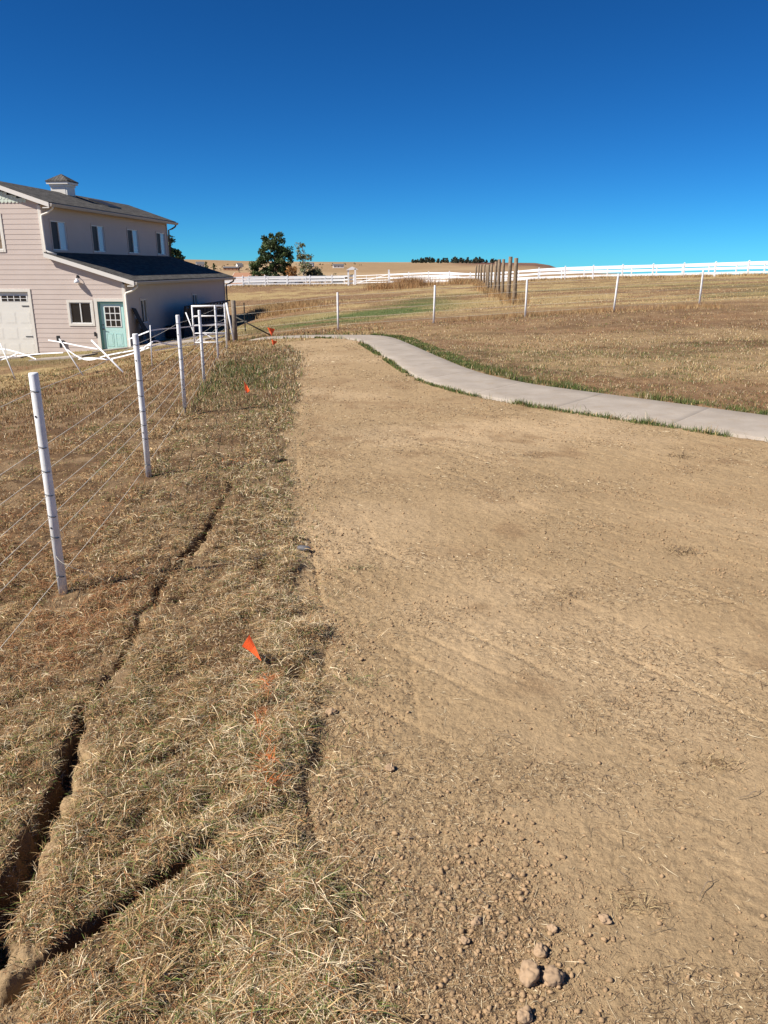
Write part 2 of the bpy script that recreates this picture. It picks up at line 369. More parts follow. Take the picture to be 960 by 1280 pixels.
def copy_tree(o, parent=None):
    c = o.copy(); COL.objects.link(c); c.parent = parent
    for ch in [k for k in bpy.data.objects if k.parent == o and k != c]: copy_tree(ch, c)
    return c

# ================================================================ GROUND
def ground_colour(X, Y):
    Rr = np.hypot(X, Y); az = np.degrees(np.arctan2(X, Y))
    soil = np.array([.375,.266,.150]); soil2 = np.array([.45,.325,.192]); soil3 = np.array([.295,.196,.108])
    thatch = np.array([.135,.083,.045]); dry = np.array([.38,.28,.135]); brown = np.array([.235,.145,.078]); green = np.array([.075,.115,.035])
    def mix(a, b, t): return a*(1-t[..., None])+b*t[..., None]
    near = Rr < 60
    sd = dirt_sd(X, Y)
    n1 = fbm(X, Y, 1.4, 4, 60); n2 = fbm(X, Y, .3, 3, 61)
    d = mix(soil, soil2, sstep(.45, .75, n1)); d = mix(d, soil3, .8*sstep(.5, .8, n2)*sstep(.4, .6, fbm(X, Y, .9, 2, 63)))
    g = mix(thatch, np.array([.23,.155,.088]), sstep(.42, .62, fbm(X, Y, .22, 4, 62)))
    # short grass further away reads through the ground tone
    fr = (X > 0) & (Y < 30) & near; q1 = sstep(.46, .56, fbm(X*.7, Y, 2.3, 3, 150)); q2 = sstep(.52, .62, fbm(X*.6+9, Y, 2.4, 3, 151))
    g = mix(g, np.array([.30,.175,.095]), .35*fr*(1-q1)); g = mix(g, np.array([.40,.29,.155]), .45*fr*q2)
    f = sstep(9, 28, Rr)*np.where(fr, .45, 1)
    fld = mix(dry, brown, sstep(.40, .58, .6*fbm(X*.35, Y*1.3, 4, 4, 64)+.4*fbm(X, Y, 1.3, 3, 65)))
    gm = sstep(.52, .62, fbm(X*.5, Y, 7, 3, 66))*sstep(26, 30, Rr)*(1-sstep(60, 80, Rr))*.35
    # green swale behind the wire fence
    gm = np.maximum(gm, np.exp(-((Y-(36+2.4*X))/7.5)**4-((X+.8)/4.4)**4)*(.35+.65*sstep(.32, .5, fbm(X*.6, Y, 2.5, 3, 67)))*sstep(27, 31, Y))
    fld = mix(fld, green, np.clip(gm, 0, .9))
    g = mix(g, fld, f)
    far = sstep(115, 300, Rr)
    hill = mix(np.array([.40,.285,.165]), np.array([.33,.225,.125]), sstep(.4, .6, fbm(X, Y*.6, 130, 4, 68)))
    red = sstep(3.5, 6.5, az)*(1-sstep(13, 15, az))*sstep(1150, 1500, Rr)
    hill = mix(hill, np.array([.135,.06,.048]), red*(.55+.45*sstep(.3, .55, fbm(X, Y, 60, 3, 69))))
    g = mix(g, hill, far)
    t = sstep(-.03, .03, sd)
    t = np.maximum(t, .9*bank_mask(X, Y)*(Y < 8)*(np.abs(X+1) < 1))
    # worn bare spots in the left paddock
    c = mix(g, d, t)
    # orange marking paint along the buried line
    px_ = np.interp(Y, [1.9, 2.1, 2.4, 2.75], [-.35, -.37, -.44, -.47])
    pm = np.exp(-((X-px_)/.022)**2)*sstep(2.0, 2.08, Y)*(1-sstep(2.55, 2.75, Y))*sstep(.3, .5, fbm(X, Y, .05, 2, 90))
    c = mix(c, np.array([.60,.18,.06]), .45*pm)
    return c
def make_ground():
    az = np.concatenate([np.arange(-180, -38, 4.0), np.arange(-38, 37, .17), np.arange(37, 180, 4.0)])
    r = [.25]
    while r[-1] < 6500:
        q = r[-1]
        k = .02 if q < .9 else .0034 if q < 7 else .006 if q < 14 else .011 if q < 45 else .02
        r.append(q*(1+k))
    r = np.array(r); A, Rr = np.meshgrid(np.radians(az), r)
    X = Rr*np.sin(A); Y = Rr*np.cos(A)
    Z = ground_z(X, Y)
    V = np.stack([X, Y, Z], -1).reshape(-1, 3); nr, na = X.shape
    i = np.arange(nr-1)[:, None]*na; j = np.arange(na)[None]; j2 = (j+1) % na
    F = np.stack([i+j, i+j2, i+na+j2, i+na+j], -1).reshape(-1, 4)[:, ::-1]
    V = np.vstack([V, [[0, 0, float(macro(0, 0))]]]); c = len(V)-1
    T = np.stack([np.arange(na), (np.arange(na)+1) % na, np.full(na, c)], -1)
    tint = ground_colour(V[:, 0], V[:, 1])
    o = np_mesh('ground', V, [F, T], 'ground', tint=tint, smooth=True)
    # face winding must point up
    n = o.data.polygons[len(F)//2].normal.z
    if n < 0: o.data.flip_normals()
    tag(o, kind='structure')
    print('ground verts', len(V))
make_ground()

# concrete walk: slabs between sawn joints in one sheet with a real thickness
def resample(P, step):
    d = np.concatenate([[0], np.cumsum(np.hypot(*np.diff(P, axis=0).T))]); n = int(d[-1]/step)+1
    s = np.linspace(0, d[-1], n); return np.stack([np.interp(s, d, P[:, 0]), np.interp(s, d, P[:, 1])], 1)
def smooth_line(P, k=2):
    for _ in range(k):
        Q = [P[0]]
        for a, b in zip(P[:-1], P[1:]): Q += [a*.75+b*.25, a*.25+b*.75]
        P = np.array(Q+[P[-1]])
    return P
def make_path():
    n = 220
    def rs(P):
        P = smooth_line(P); d = np.concatenate([[0], np.cumsum(np.hypot(*np.diff(P, axis=0).T))]); s = np.linspace(0, d[-1], n)
        return np.stack([np.interp(s, d, P[:, 0]), np.interp(s, d, P[:, 1])], 1)
    a = rs(PATH_L); b = rs(PATH_U); V = []; F = []
    L = np.concatenate([[0], np.cumsum(np.hypot(*np.diff((a+b)/2, axis=0).T))])
    cols = []
    s = 0
    # cross-sections, with a narrow groove each 1.4 m
    secs = []
    nxt = 1.4
    for i in range(n):
        if L[i] >= nxt:
            t = min(.8, max(.2, (nxt-L[i-1])/(L[i]-L[i-1]))); 
            for e, dz in ((-.005, 0), (-.002, -.003), (.002, -.003), (.005, 0)):
                tt = t+e/(L[i]-L[i-1]); secs.append((a[i-1]*(1-tt)+a[i]*tt, b[i-1]*(1-tt)+b[i]*tt, dz))
            nxt += 1.4
        secs.append((a[i], b[i], 0))
    W = [(0, -.12), (0, -.004), (.008, .0), (.25, .0), (.5, .0), (.75, .0), (.992, .0), (1, -.004), (1, -.12)]
    for pa, pb, dz in secs:
        for w, h in W:
            p = pa*(1-w)+pb*w; V.append((p[0], p[1], float(macro(p[0], p[1]))+.022+h+(dz if h > -.1 else 0)))
    m = len(W)
    for i in range(len(secs)-1):
        for k in range(m-1): F.append((i*m+k, i*m+k+1, (i+1)*m+k+1, (i+1)*m+k))
    o = np_mesh('concrete_path', np.array(V), np.array(F), 'concrete')
    bm = bmesh.new(); bm.from_mesh(o.data); bmesh.ops.recalc_face_normals(bm, faces=bm.faces); bm.to_mesh(o.data); bm.free()
    tag(o, kind='structure')
make_path()

# ================================================================ GRASS (stuff)
BASEC = {'straw': (.58,.41,.205), 'pale': (.80,.66,.44), 'brown': (.20,.11,.05), 'tan': (.45,.29,.145), 'red': (.37,.165,.07), 'green': (.15,.19,.05), 'grey': (.33,.28,.19), 'dgreen': (.085,.125,.04)}
KEYS = list(BASEC); CT = np.array([BASEC[k] for k in KEYS])
def pick_colours(n, W):
    """W: (n, len(KEYS)) weights"""
    c = np.cumsum(W, 1); c = c/c[:, -1:]; u = RNG.random(n)[:, None]
    i = (u > c).sum(1).clip(0, len(KEYS)-1)
    col = CT[i]*(.62+.62*RNG.random((n, 1)))
    return col
def blades(name, X, Y, H, Wd, lean, dirn, col, zoff=0, segs=2, curl=.5):
    n = len(X)
    Z = ground_z(X, Y, False)-.004+zoff
    b = np.stack([X, Y, Z], 1)
    d = np.stack([np.cos(dirn), np.sin(dirn), np.zeros(n)], 1)
    side_a = dirn+np.pi/2+RNG.normal(0, .7, n)
    s = np.stack([np.cos(side_a), np.sin(side_a), RNG.normal(0, .25, n)], 1)*Wd[:, None]*.5
    up = np.array([0, 0, 1.0])
    pts = []
    for k in range(segs+1):
        t = k/segs
        L = lean*(1+curl*(t-.5))          # bends over towards the tip
        p = b+(d*np.sin(L)[:, None]+up*np.cos(L)[:, None])*(H*t)[:, None]
        w = 1-.75*t if k < segs else .08
        pts.append((p-s*w, p+s*w))
    m = 2*(segs+1)
    V = np.empty((n, m, 3)); 
    for k, (a, c) in enumerate(pts): V[:, 2*k] = a; V[:, 2*k+1] = c
    i = np.arange(n)[:, None]*m
    F = np.concatenate([i+np.array([[2*k, 2*k+1, 2*k+3, 2*k+2]]) for k in range(segs)], 0)
    tint = np.repeat(col, m, 0)
    return V.reshape(-1, 3), F, tint
def join(parts):
    Vs, Fs, Ts = [], [], []; o = 0
    for V, F, T in parts:
        Vs.append(V); Fs.append(F+o); Ts.append(T); o += len(V)
    return np.vstack(Vs), np.vstack(Fs), np.vstack(Ts)
def scatter_polar(n, r0, r1, a0=-37, a1=36, p=1.0):
    """points with density falling as 1/r^2 times r^(2-2p)"""
    r = r0*(r1/r0)**RNG.random(n) if p == 1 else np.sqrt(r0*r0+(r1*r1-r0*r0)*RNG.random(n))
    a = np.radians(RNG.uniform(a0, a1, n)); return r*np.sin(a), r*np.cos(a)
def on_house(X, Y):
    c, s_ = math.cos(R(5.5)), math.sin(R(5.5)); dx = X+10.87; dy = Y-33.5
    lx = dx*c-dy*s_; ly = dx*s_+dy*c
    return (lx < .1) & (lx > -12) & (ly > -.05) & (ly < 14.4)
def grass_field():
    parts = []
    def region(X, Y, scale=1.0, keep=None):
        sd = dirt_sd(X, Y); pp = pdist(X, Y, PATHP, True)*np.where(inpoly(X, Y, PATHP), 1, -1)
        n = len(X); Rr = np.hypot(X, Y)
        strip = (X > fence_x(Y)+.0) & (Y < 19)
        leftp = (X <= fence_x(Y)) & (Y < 45)
        clump = np.where(Rr < 6, fbm(X, Y, .085, 3, 100), fbm(X, Y, .28, 3, 99)); tuf = np.where(Rr < 6, vnoise(X, Y, .04, 98), vnoise(X, Y, .16, 97)); pat = fbm(X, Y, .8, 3, 101); pat2 = fbm(X, Y, 2.6, 3, 102)
        ok = (sd < .02+.05*(RNG.random(n)-.6)+.28*(RNG.random(n) > .90)*RNG.random(n)) & (pp < -.02) & ~on_house(X, Y)
        keepp = np.where(strip, .48+.3*sstep(4, 7, Y)+.9*sstep(.38, .58, clump), np.where(leftp, .62, .38)+.75*sstep(.33, .58, clump))
        # short, thin cover away from the strip, bare soil shows through
        keepp = np.where(strip, keepp, keepp*(.35+.65*sstep(.35, .6, fbm(X, Y, .5, 3, 103))))
        d, st = trench(X, Y)
        near = (Y < 7.5) & (np.abs(X+1.05) < .6)
        d2, s2 = slit(X, Y); keepp = keepp*(1-.985*np.exp(-(d2/.034)**4)*s2)
        keepp = np.where(near, keepp*(1-(.62+.30*(Y < 2.3))*np.exp(-(d/.028)**2)*sstep(.25, .6, st))*(1-.85*bank_mask(X, Y)), keepp)
        for hx, hy, hr, hd in HOLES: keepp = keepp*(1-.9*np.exp(-((X-hx)**2+(Y-hy)**2)/(hr*hr*.5)))
        keepp = keepp*(1-.9*((np.hypot(X+1.62, Y-3.56) < .13)|(np.hypot(X+1.86, Y-5.85) < .13)))
        ok &= RNG.random(n) < keepp
        X, Y, Rr, strip, leftp, clump, pat, pat2, sd, pp, tuf = [q[ok] for q in (X, Y, Rr, strip, leftp, clump, pat, pat2, sd, pp, tuf)]
        n = len(X)
        # height
        redm = np.exp(-((X+1.42)/.20)**2-((Y-3.35)/.55)**2)
        edge_m = sstep(-.55, -.15, sd)*strip
        ch = sstep(.38, .66, clump); H = np.where(strip, .010+.022*ch+.010*tuf+.008*edge_m+.016*redm, .010+.022*ch+.010*tuf); H = H*(1-.5*np.exp(-(np.minimum(slit(X, Y)[0], 1)/.07)**2))
        hf = fbm(X, Y, 1.2, 2, 104)
        H = H*(.4+1.2*RNG.random(n)**1.5)*np.where(Rr > 7, 1.25, 1)
        # tall weeds by the fences and on the far bank
        tall = np.exp(-((X-fence_x(Y))/.12)**2)*(Y < 24)*sstep(4, 6, Y)
        H = H*(1+.9*tall)
        pe = (pp > -.16) & (pp < 0)
        edgeg = pe & (vnoise(X, Y, .45, 105) > .30)
        pu = pdist(X, Y, PATH_U) < .35
        edgeg |= pu & (vnoise(X, Y, .5, 106) > .55) & (Y < 14)
        H = np.where((X > 0) & (Y < 30) & (Rr > 7), H*.66, H); H = np.where(edgeg, H*1.4+.02, H)
        wd = (.0013+.0013*RNG.random(n)+.0007*(RNG.random(n) > .9))*np.maximum(1, Rr/3.2)*scale
        wd = np.where((X > 0) & (Y < 30) & (Rr > 7), wd*.72, wd)
        H = H*(1+.25*np.clip(Rr/25, 0, 1.2))
        flat = (RNG.random(n) < .58) & (Rr < 9)
        lean = np.where(flat, RNG.uniform(1.15, 1.62, n), np.abs(RNG.normal(.55, .45, n))).clip(0, 1.62)
        H = np.where(flat, H*1.15, H)
        lean = np.where(Rr > 12, lean*.75, lean); lean = np.where(edgeg, lean*.5, lean)
        dirn = 2*np.pi*fbm(X, Y, .10, 2, 107)*2.2+RNG.normal(0, 1.9, n)
        W = np.zeros((n, len(KEYS)))
        k = {q: i for i, q in enumerate(KEYS)}
        g1 = sstep(.50, .72, pat)*.8
        W[:, k['straw']] = .8; W[:, k['tan']] = 1.0; W[:, k['brown']] = .95+.35*(1-edge_m); W[:, k['pale']] = .55+.7*edge_m; W[:, k['grey']] = .45
        W[:, k['green']] = .26+.7*g1+.35*edge_m; W[:, k['red']] = .30+.5*sstep(.52, .7, pat2)*~strip
        W[:, k['dgreen']] = .10
        W[:, k['red']] += 3.2*redm
        gs = strip*np.exp(-((Y-12.5)/3.6)**4)*sstep(.3, .5, fbm(X, Y, 1.1, 3, 133))*(sd < -.25)            # greener toward the far end of the strip
        W[:, k['green']] += 2.2*gs; W[:, k['dgreen']] += 3.4*gs; W[:, k['green']] += .5*strip*sstep(4, 6, Y); W[:, k['grey']] += .6*strip*sstep(4, 6, Y); W[:, k['dgreen']] += .3*strip*sstep(4, 6, Y); H = H*(1+.5*gs)
        lp = leftp*sstep(.48, .6, fbm(X, Y*.8, 1.1, 3, 130)); W[:, k['red']] += .8*lp; W[:, k['brown']] += 1.1*lp; W[:, k['straw']] += .7*leftp*(1-lp); lg = leftp*sstep(.55, .68, fbm(X, Y, .9, 3, 131)); W[:, k['green']] += 1.6*lg; W[:, k['dgreen']] += .6*lg
        W[:, k['brown']] += .1*leftp+.9*((X > 1.5) & (Y < 26))
        W[:, k['tan']] += .4*(~strip)
        W[:, k['pale']] *= np.where(strip, 1, .55)
        swale = np.exp(-((Y-(36+2.4*X))/7.5)**4-((X+.8)/4.4)**4)*(.35+.65*sstep(.32, .5, fbm(X*.6, Y, 2.5, 3, 67)))*sstep(27, 31, Y)
        W[:, k['green']] += 14*swale; W[:, k['dgreen']] += 30*swale
        gl = (Y > 20) & (X < -3) & (Y < 33); W[:, k['green']] += 1.0*gl*sstep(.45, .6, pat2)
        yel = (Y > 28) & (Y < 110); W[:, k['straw']] += 1.6*yel; W[:, k['pale']] += .5*yel
        fr = (X > 0) & (Y < 30) & ~edgeg; q1 = sstep(.46, .56, fbm(X*.7, Y, 2.3, 3, 150)); q2 = sstep(.52, .62, fbm(X*.6+9, Y, 2.4, 3, 151)); q3 = sstep(.55, .66, fbm(X, Y+5, 1.2, 3, 152))
        W[:, k['red']] += .45*fr*(1-q1); W[:, k['brown']] += .6*fr*(1-q1); W[:, k['straw']] += .5*fr+3.0*fr*q2; W[:, k['pale']] += .3*fr+1.1*fr*q2; W[:, k['green']] += 2.0*fr*q3; W[:, k['grey']] += 1.0*fr*q3
        W[edgeg] *= .25; W[:, k['green']] += 2.0*edgeg; W[:, k['dgreen']] += 1.0*edgeg
        col = pick_colours(n, W)
        # marking paint sprayed on the blades
        px_ = np.interp(Y, [1.9, 2.1, 2.4, 2.75], [-.35, -.37, -.44, -.47])
        pm = (np.abs(X-px_) < .024) & (Y > 2.0) & (Y < 2.75) & (fbm(X, Y, .05, 2, 90) > .47) & (RNG.random(n) < .34)
        pm |= (np.hypot(X+1.25, Y-6.4) < .13) & (RNG.random(n) < .18)
        col[pm] = np.array([.72,.19,.045])*(.6+.5*RNG.random((pm.sum(), 1)))
        zo = np.where(flat, H*RNG.uniform(.05, .75, n), 0)
        col[flat] = col[flat]*1.12
        return X, Y, H, wd, lean, dirn, col, zo
    # near strip, dense
    X, Y = scatter_polar(820000, 1.15, 5.2, -42, 3)
    parts.append(blades('g', *region(X, Y), segs=3, curl=.3))
    X, Y = scatter_polar(620000, 5.0, 26, -37, 36)
    parts.append(blades('g', *region(X, Y, 1.1), segs=2))
    X, Y = scatter_polar(230000, 24, 108, -34, 32)
    a = region(X, Y, .75)
    parts.append(blades('g', *a, segs=1))
    def along(P_, n, o0, o1, h, cut, seed, y1=21, gcol=('green', 'dgreen', 'straw')):
        Q = smooth_line(P_); d = np.concatenate([[0], np.cumsum(np.hypot(*np.diff(Q, axis=0).T))]); s = RNG.random(n)*d[-1]
        x = np.interp(s, d, Q[:, 0]); y = np.interp(s, d, Q[:, 1]); tx = np.interp(s+.05, d, Q[:, 0])-np.interp(s-.05, d, Q[:, 0]); ty = np.interp(s+.05, d, Q[:, 1])-np.interp(s-.05, d, Q[:, 1])
        L = np.hypot(tx, ty)+1e-9; u = RNG.random(n)**1.5; off = o0+(o1-o0)*u; x = x-ty/L*off; y = y+tx/L*off
        k = (vnoise(s, s*0, .55, seed)*.6+vnoise(s, s*0, .17, seed+1)*.4 > cut) & (y < y1) & (RNG.random(n) < .85); x, y, u = x[k], y[k], u[k]; m = len(x); r = np.hypot(x, y)
        W = np.zeros((m, len(KEYS))); kk = {q: i for i, q in enumerate(KEYS)}
        for q, v in zip(gcol, (1.6, 2.2, .5)): W[:, kk[q]] = v
        hh = h*(.35+.8*RNG.random(m))*(1-.5*u)*(.35+1.3*vnoise(x, y, .22, seed+2))
        return blades('e', x, y, hh, (.002+.0015*RNG.random(m))*np.maximum(1, r/3.2), np.abs(RNG.normal(.35, .35, m)), RNG.random(m)*6.28, pick_colours(m, W), segs=2)
    parts.append(along(PATH_L, 42000, -.03, .13, .072, .45, 301))
    parts.append(along(PATH_U, 52000, -.02, -.42, .050, .44, 305))
    V, F, T = join(parts); print('grass faces', len(F))
    o = np_mesh('dry_grass', V, F, 'grass_blades', tint=T)
    tag(o, 'short dry tan grass with brown and green blades covering the ground beside the bare soil', 'grass', kind='stuff')
grass_field()

def tall_weeds():
    """rusty tall weeds along the foot of the white rail fence and round the row of wooden posts"""
    Xs, Ys, Hs, Cs = [], [], [], []
    def add(n, fx, h, cols):
        x, y = fx(n); Xs.append(x); Ys.append(y); Hs.append(h*(.5+.7*RNG.random(n)))
        c = np.array(cols); Cs.append(c[RNG.integers(0, len(c), n)]*(.75+.45*RNG.random((n, 1))))
    rust = [(.42,.24,.11),(.36,.20,.09),(.46,.31,.15),(.30,.17,.08)]; st = [(.50,.36,.18),(.44,.31,.15),(.36,.24,.12)]
    # big rusty clump before the far gate
    def f1(n):
        t = RNG.random(n); s = t*4.5-1.5; return s+RNG.normal(0, .5, n), 80+RNG.normal(0, 1.8, n)
    add(3500, f1, .55, rust)
    def f2(n): return 2.9+RNG.normal(0, 1.1, n), 84+RNG.normal(0, 1.5, n)
    add(2600, f2, .95, rust)
    def f3(n): return 8.8+RNG.normal(0, .9, n), 88+RNG.normal(0, 2, n)
    add(2500, f3, .7, rust+st)
    def f4(n):
        t = RNG.random(n); return 6.3+(10.3-6.3)*t+RNG.normal(0, .35, n), 37.5+(90-37.5)*t+RNG.normal(0, .6, n)
    add(7000, f4, .42, st+rust)
    def f5(n):
        t = RNG.random(n); return 12+24*t+RNG.normal(0, .3, n), 90-20*t+RNG.normal(0, .5, n)
    add(4500, f5, .35, st)
    def f6(n):
        t = RNG.random(n); return -20+19*t, 103+RNG.normal(0, .7, n)
    add(4000, f6, .3, st)
    def f7(n):                      # around the cross fence
        t = RNG.random(n); return 2.2+8.5*t+RNG.normal(0, .2, n), 25.2+RNG.normal(0, .5, n)
    add(5000, f7, .13, st+rust)
    def f8(n): return -5.9+RNG.normal(0, 1.1, n), 47.5+RNG.uniform(-3.5, 6, n)
    add(6000, f8, .30, rust+st)
    def f9(n): return -7.6+RNG.normal(0, .5, n), 49+RNG.uniform(-1, 5, n)
    add(2500, f9, .3, st)
    X = np.concatenate(Xs); Y = np.concatenate(Ys); H = np.concatenate(Hs); C = np.vstack(Cs); n = len(X)
    keep = fbm(X, Y, .9, 2, 140) > .38
    X, Y, H, C = X[keep], Y[keep], H[keep], C[keep]; n = len(X)
    V, F, T = blades('w', X, Y, H, np.hypot(X, Y)*.00042, np.abs(RNG.normal(.2, .2, n)), RNG.random(n)*6.28, C, segs=2)
    o = np_mesh('tall_weeds', V, F, 'grass_blades', tint=T)
    tag(o, 'rusty brown tall weeds in front of the white rail fence', 'weeds', kind='stuff')
tall_weeds()

# ================================================================ STRAW AND CLODS ON THE BARE SOIL (stuff)
def straw():
    X, Y = scatter_polar(280000, 1.2, 20, -30, 36)
    k = (dirt_sd(X, Y) > .02) & ~inpoly(X, Y, PATHP)
    dens = .05+1.0*sstep(.50, .66, fbm(X*.7+Y*.2, Y, .5, 4, 110))
    e = X-np.interp(Y, EDGE[:, 1], EDGE[:, 0]); dens = np.maximum(dens, .65*(1-sstep(.1, .8, e)))
    k &= RNG.random(len(X)) < dens
    X, Y = X[k], Y[k]; n = len(X); Rr = np.hypot(X, Y)
    L = (.005+.022*RNG.random(n)**2+.04*(RNG.random(n) > .96))*np.maximum(1, Rr/5)**.5
    w = .0013*(.6+.8*RNG.random(n))*np.maximum(1, Rr/2.4)
    a = RNG.random(n)*np.pi+0; z = ground_z(X, Y, True)+.0025
    d = np.stack([np.cos(a), np.sin(a), RNG.normal(0, .10, n)], 1)*L[:, None]*.5
    s = np.stack([-np.sin(a), np.cos(a), RNG.normal(0, .5, n)], 1)*w[:, None]*.5
    c = np.stack([X, Y, z], 1); bow = np.stack([-np.sin(a), np.cos(a), .4*np.ones(n)], 1)*(L*RNG.normal(0, .12, n))[:, None]
    V = np.stack([c-d-s*.4, c-d+s*.4, c+bow-s, c+bow+s, c+d-s*.3, c+d+s*.3], 1)
    i = np.arange(n)[:, None]*6
    F = np.vstack([i+np.array([[0, 1, 3, 2]]), i+np.array([[2, 3, 5, 4]])])
    u = RNG.random(n)[:, None]
    col = np.where(u < .20, [[.70,.58,.38]], np.where(u < .38, [[.42,.30,.16]], np.where(u < .75, [[.20,.125,.065]], [[.10,.07,.045]])))*(.8+.3*RNG.random((n, 1)))
    o = np_mesh('straw_litter', V.reshape(-1, 3), F, 'straw', tint=np.repeat(col, 6, 0))
    tag(o, 'loose bits of straw and root scattered over the bare soil', 'straw', kind='stuff')
    print('straw', n)
straw()
def ico(sub):
    bm = bmesh.new(); bmesh.ops.create_icosphere(bm, subdivisions=sub, radius=1)
    V = np.array([v.co[:] for v in bm.verts]); F = np.array([[v.index for v in f.verts] for f in bm.faces]); bm.free(); return V, F
def lumps(name, X, Y, Rad, sub, cols, sink=.35, fine=True):
    V0, F0 = ico(sub); n = len(X); m = len(V0)
    z = ground_z(X, Y, fine)
    sc = Rad[:, None]*(.7+.6*RNG.random((n, 3))); sc[:, 2] *= .72
    rad = 1+RNG.normal(0, .2 if sub < 3 else .0, (n, m))+(.35*(V0[None]*RNG.normal(size=(n, 1, 3))).sum(2).clip(-1, .35) if sub == 2 else 0)
    if sub >= 3:
        for kk in range(14):
            q = RNG.normal(size=(n, 1, 3)); q /= np.linalg.norm(q, axis=2, keepdims=True)
            dd = (V0[None]*q).sum(2); rad -= .16*np.maximum(0, dd-.62)
    a = RNG.random(n)*6.28; c, s = np.cos(a)[:, None], np.sin(a)[:, None]
    P = V0[None]*rad[..., None]*sc[:, None, :]
    x = P[..., 0]*c-P[..., 1]*s+X[:, None]; y = P[..., 0]*s+P[..., 1]*c+Y[:, None]; zz = P[..., 2]+(z+Rad*(.72-sink*1.1))[:, None]
    V = np.stack([x, y, zz], -1).reshape(-1, 3); F = (np.arange(n)[:, None, None]*m+F0[None]).reshape(-1, 3)
    return V, F, np.repeat(cols, m, 0)
def clods():
    X, Y = scatter_polar(260000, 1.2, 14, -20, 36)
    sd = dirt_sd(X, Y); k = (sd > -.05) & ~inpoly(X, Y, PATHP)
    e = X-np.interp(Y, EDGE[:, 1], EDGE[:, 0])
    dens = .08+.16*sstep(3, 4.5, np.hypot(X, Y))+1.0*sstep(.50, .64, fbm(X, Y, .33, 3, 120))*sstep(.35, .6, fbm(X, Y, 1.2, 2, 121)); dens = np.maximum(dens, .8*(1-sstep(.05, .6, e))*sstep(.35, .55, fbm(X, Y, .2, 2, 122)))
    dens = np.maximum(dens, .75*np.exp(-((X-.28)/.25)**2-((Y-1.6)/.42)**2))
    k &= RNG.random(len(X)) < dens; X, Y = X[k], Y[k]; n = len(X)
    rad = .0012*(1-RNG.random(n))**(-.38); zone = np.maximum(np.exp(-((X-.28)/.22)**2-((Y-1.6)/.38)**2), (1-sstep(.1, .55, e[k]))*sstep(2.3, 2.8, Y)*(Y < 6)); rad = np.minimum(rad*(1+.25*zone), .0060+.0028*zone)*np.maximum(1, np.hypot(X, Y)/3.6)**.6
    cols = np.array([.35,.237,.136])*(.85+.3*RNG.random((n, 1)))
    big = (rad > .0042) & (Y < 5)
    a = lumps('c', X[~big], Y[~big], rad[~big], 1, cols[~big]); b = lumps('c', X[big], Y[big], rad[big], 2, cols[big])
    V, F, T = join([a, b]); print('clods', n, len(V))
    o = np_mesh('soil_crumbs', V, F, 'clods', tint=T)
    tag(o, 'fine crumbs of dry tan soil strewn over the graded strip', 'soil crumbs', kind='stuff')
clods()
BIGC = [(.345,1.39,.034,'big pale dry clod at the bottom of the picture, left of a curved clod'), (.392,1.385,.026,'curved clod pressed against the right side of the biggest clod'), (.383,1.46,.021,'rounded clod just behind the biggest clod'),
        (.425,1.53,.014,'small clod uphill of the cluster of big clods'), (.315,1.29,.019,'clod at the very bottom edge below the biggest clod'), (.235,1.55,.015,'lone clod left of the big clod cluster'),
        (.20,1.49,.012,'flat small clod at lower left of the bare soil'), (.02,2.18,.016,'clod near a dark rut along the grass edge'), (.565,1.56,.014,'clod among straw tufts right of the big clods'),
        (-.20,2.52,.022,'smooth rounded clod resting on the edge of the sod')]
for x, y, r, lab in BIGC:
    x = float(x); V, F, T = lumps('c', np.array([x]), np.array([y]), np.array([r]), 4, np.array([[.375,.262,.165]]), .30)
    V = V-np.array([x, y, gz(x, y)])
    from mathutils import noise as mn
    for i_ in range(len(V)):
        q = Vector(V[i_]*(.045/r/.045)*1.3)+Vector((x*30, y*30, 0)); f_ = 1+.30*(mn.fractal(q, .9, 2.1, 5))+.10*mn.noise(q*5)+.06*mn.noise(q*13)
        V[i_] = V[i_]*f_
    o = np_mesh('soil_clod', V, F, 'clods', tint=T, smooth=False); o.location = (x, y, gz(x, y))
    tag(o, lab, 'clod', 'dry soil clods on the graded strip')
V, F, T = lumps('s', np.array([0.]), np.array([0.]), np.array([.036]), 3, np.array([[.1,.1,.1]]), .3)
V -= np.array([0, 0, gz(0, 0)]); o = np_mesh('stone', V*np.array([1.15, .8, .7]), F, 'grey_stone'); o.location = (-.47, 4.25, gz(-.47, 4.25)+.008)
tag(o, 'dark grey stone lying on the sod edge of the bare soil', 'stone')
# twigs and root tufts, each a thing
def twig(x, y, L, ang, bend, r, lab, branch=True, name='twig'):
    mb = MB(); n = 9; pts = []
    for i in range(n):
        t = i/(n-1)-.5; a = ang; px_ = x+math.cos(a)*t*L-math.sin(a)*bend*L*(.25-t*t)*2; py_ = y+math.sin(a)*t*L+math.cos(a)*bend*L*(.25-t*t)*2
        pts.append((px_-x, py_-y, gz(px_, py_)-gz(x, y)+.006+.012*(1-abs(2*t))*(1+math.sin(i*1.7)*.5)))
    mb.tube(pts, [r*(.5+.5*(1-abs(2*i/(n-1)-1))) for i in range(n)], 5)
    if branch:
        p = Vector(pts[5]); q = p+Vector((math.cos(ang+.8)*L*.22, math.sin(ang+.8)*L*.22, .008)); mb.tube([p, (p+q)/2+Vector((0, 0, .003)), q], r*.5, 5)
    o = mb.build(name, 'dark_board' if r > .0016 else 'wood_post', smooth=True); o.location = (x, y, gz(x, y)); tag(o, lab, 'twig', 'twigs on the bare soil'); return o
twig(.875, 1.66, .12, .75, .18, .0013, 'long dark forked twig near the lower right corner')
twig(.70, 1.52, .08, .2, .1, .0009, 'thin dark twig left of the long forked twig')
twig(.10, 1.86, .13, .15, -.1, .0012, 'slim brown twig on rough soil above the big clods')
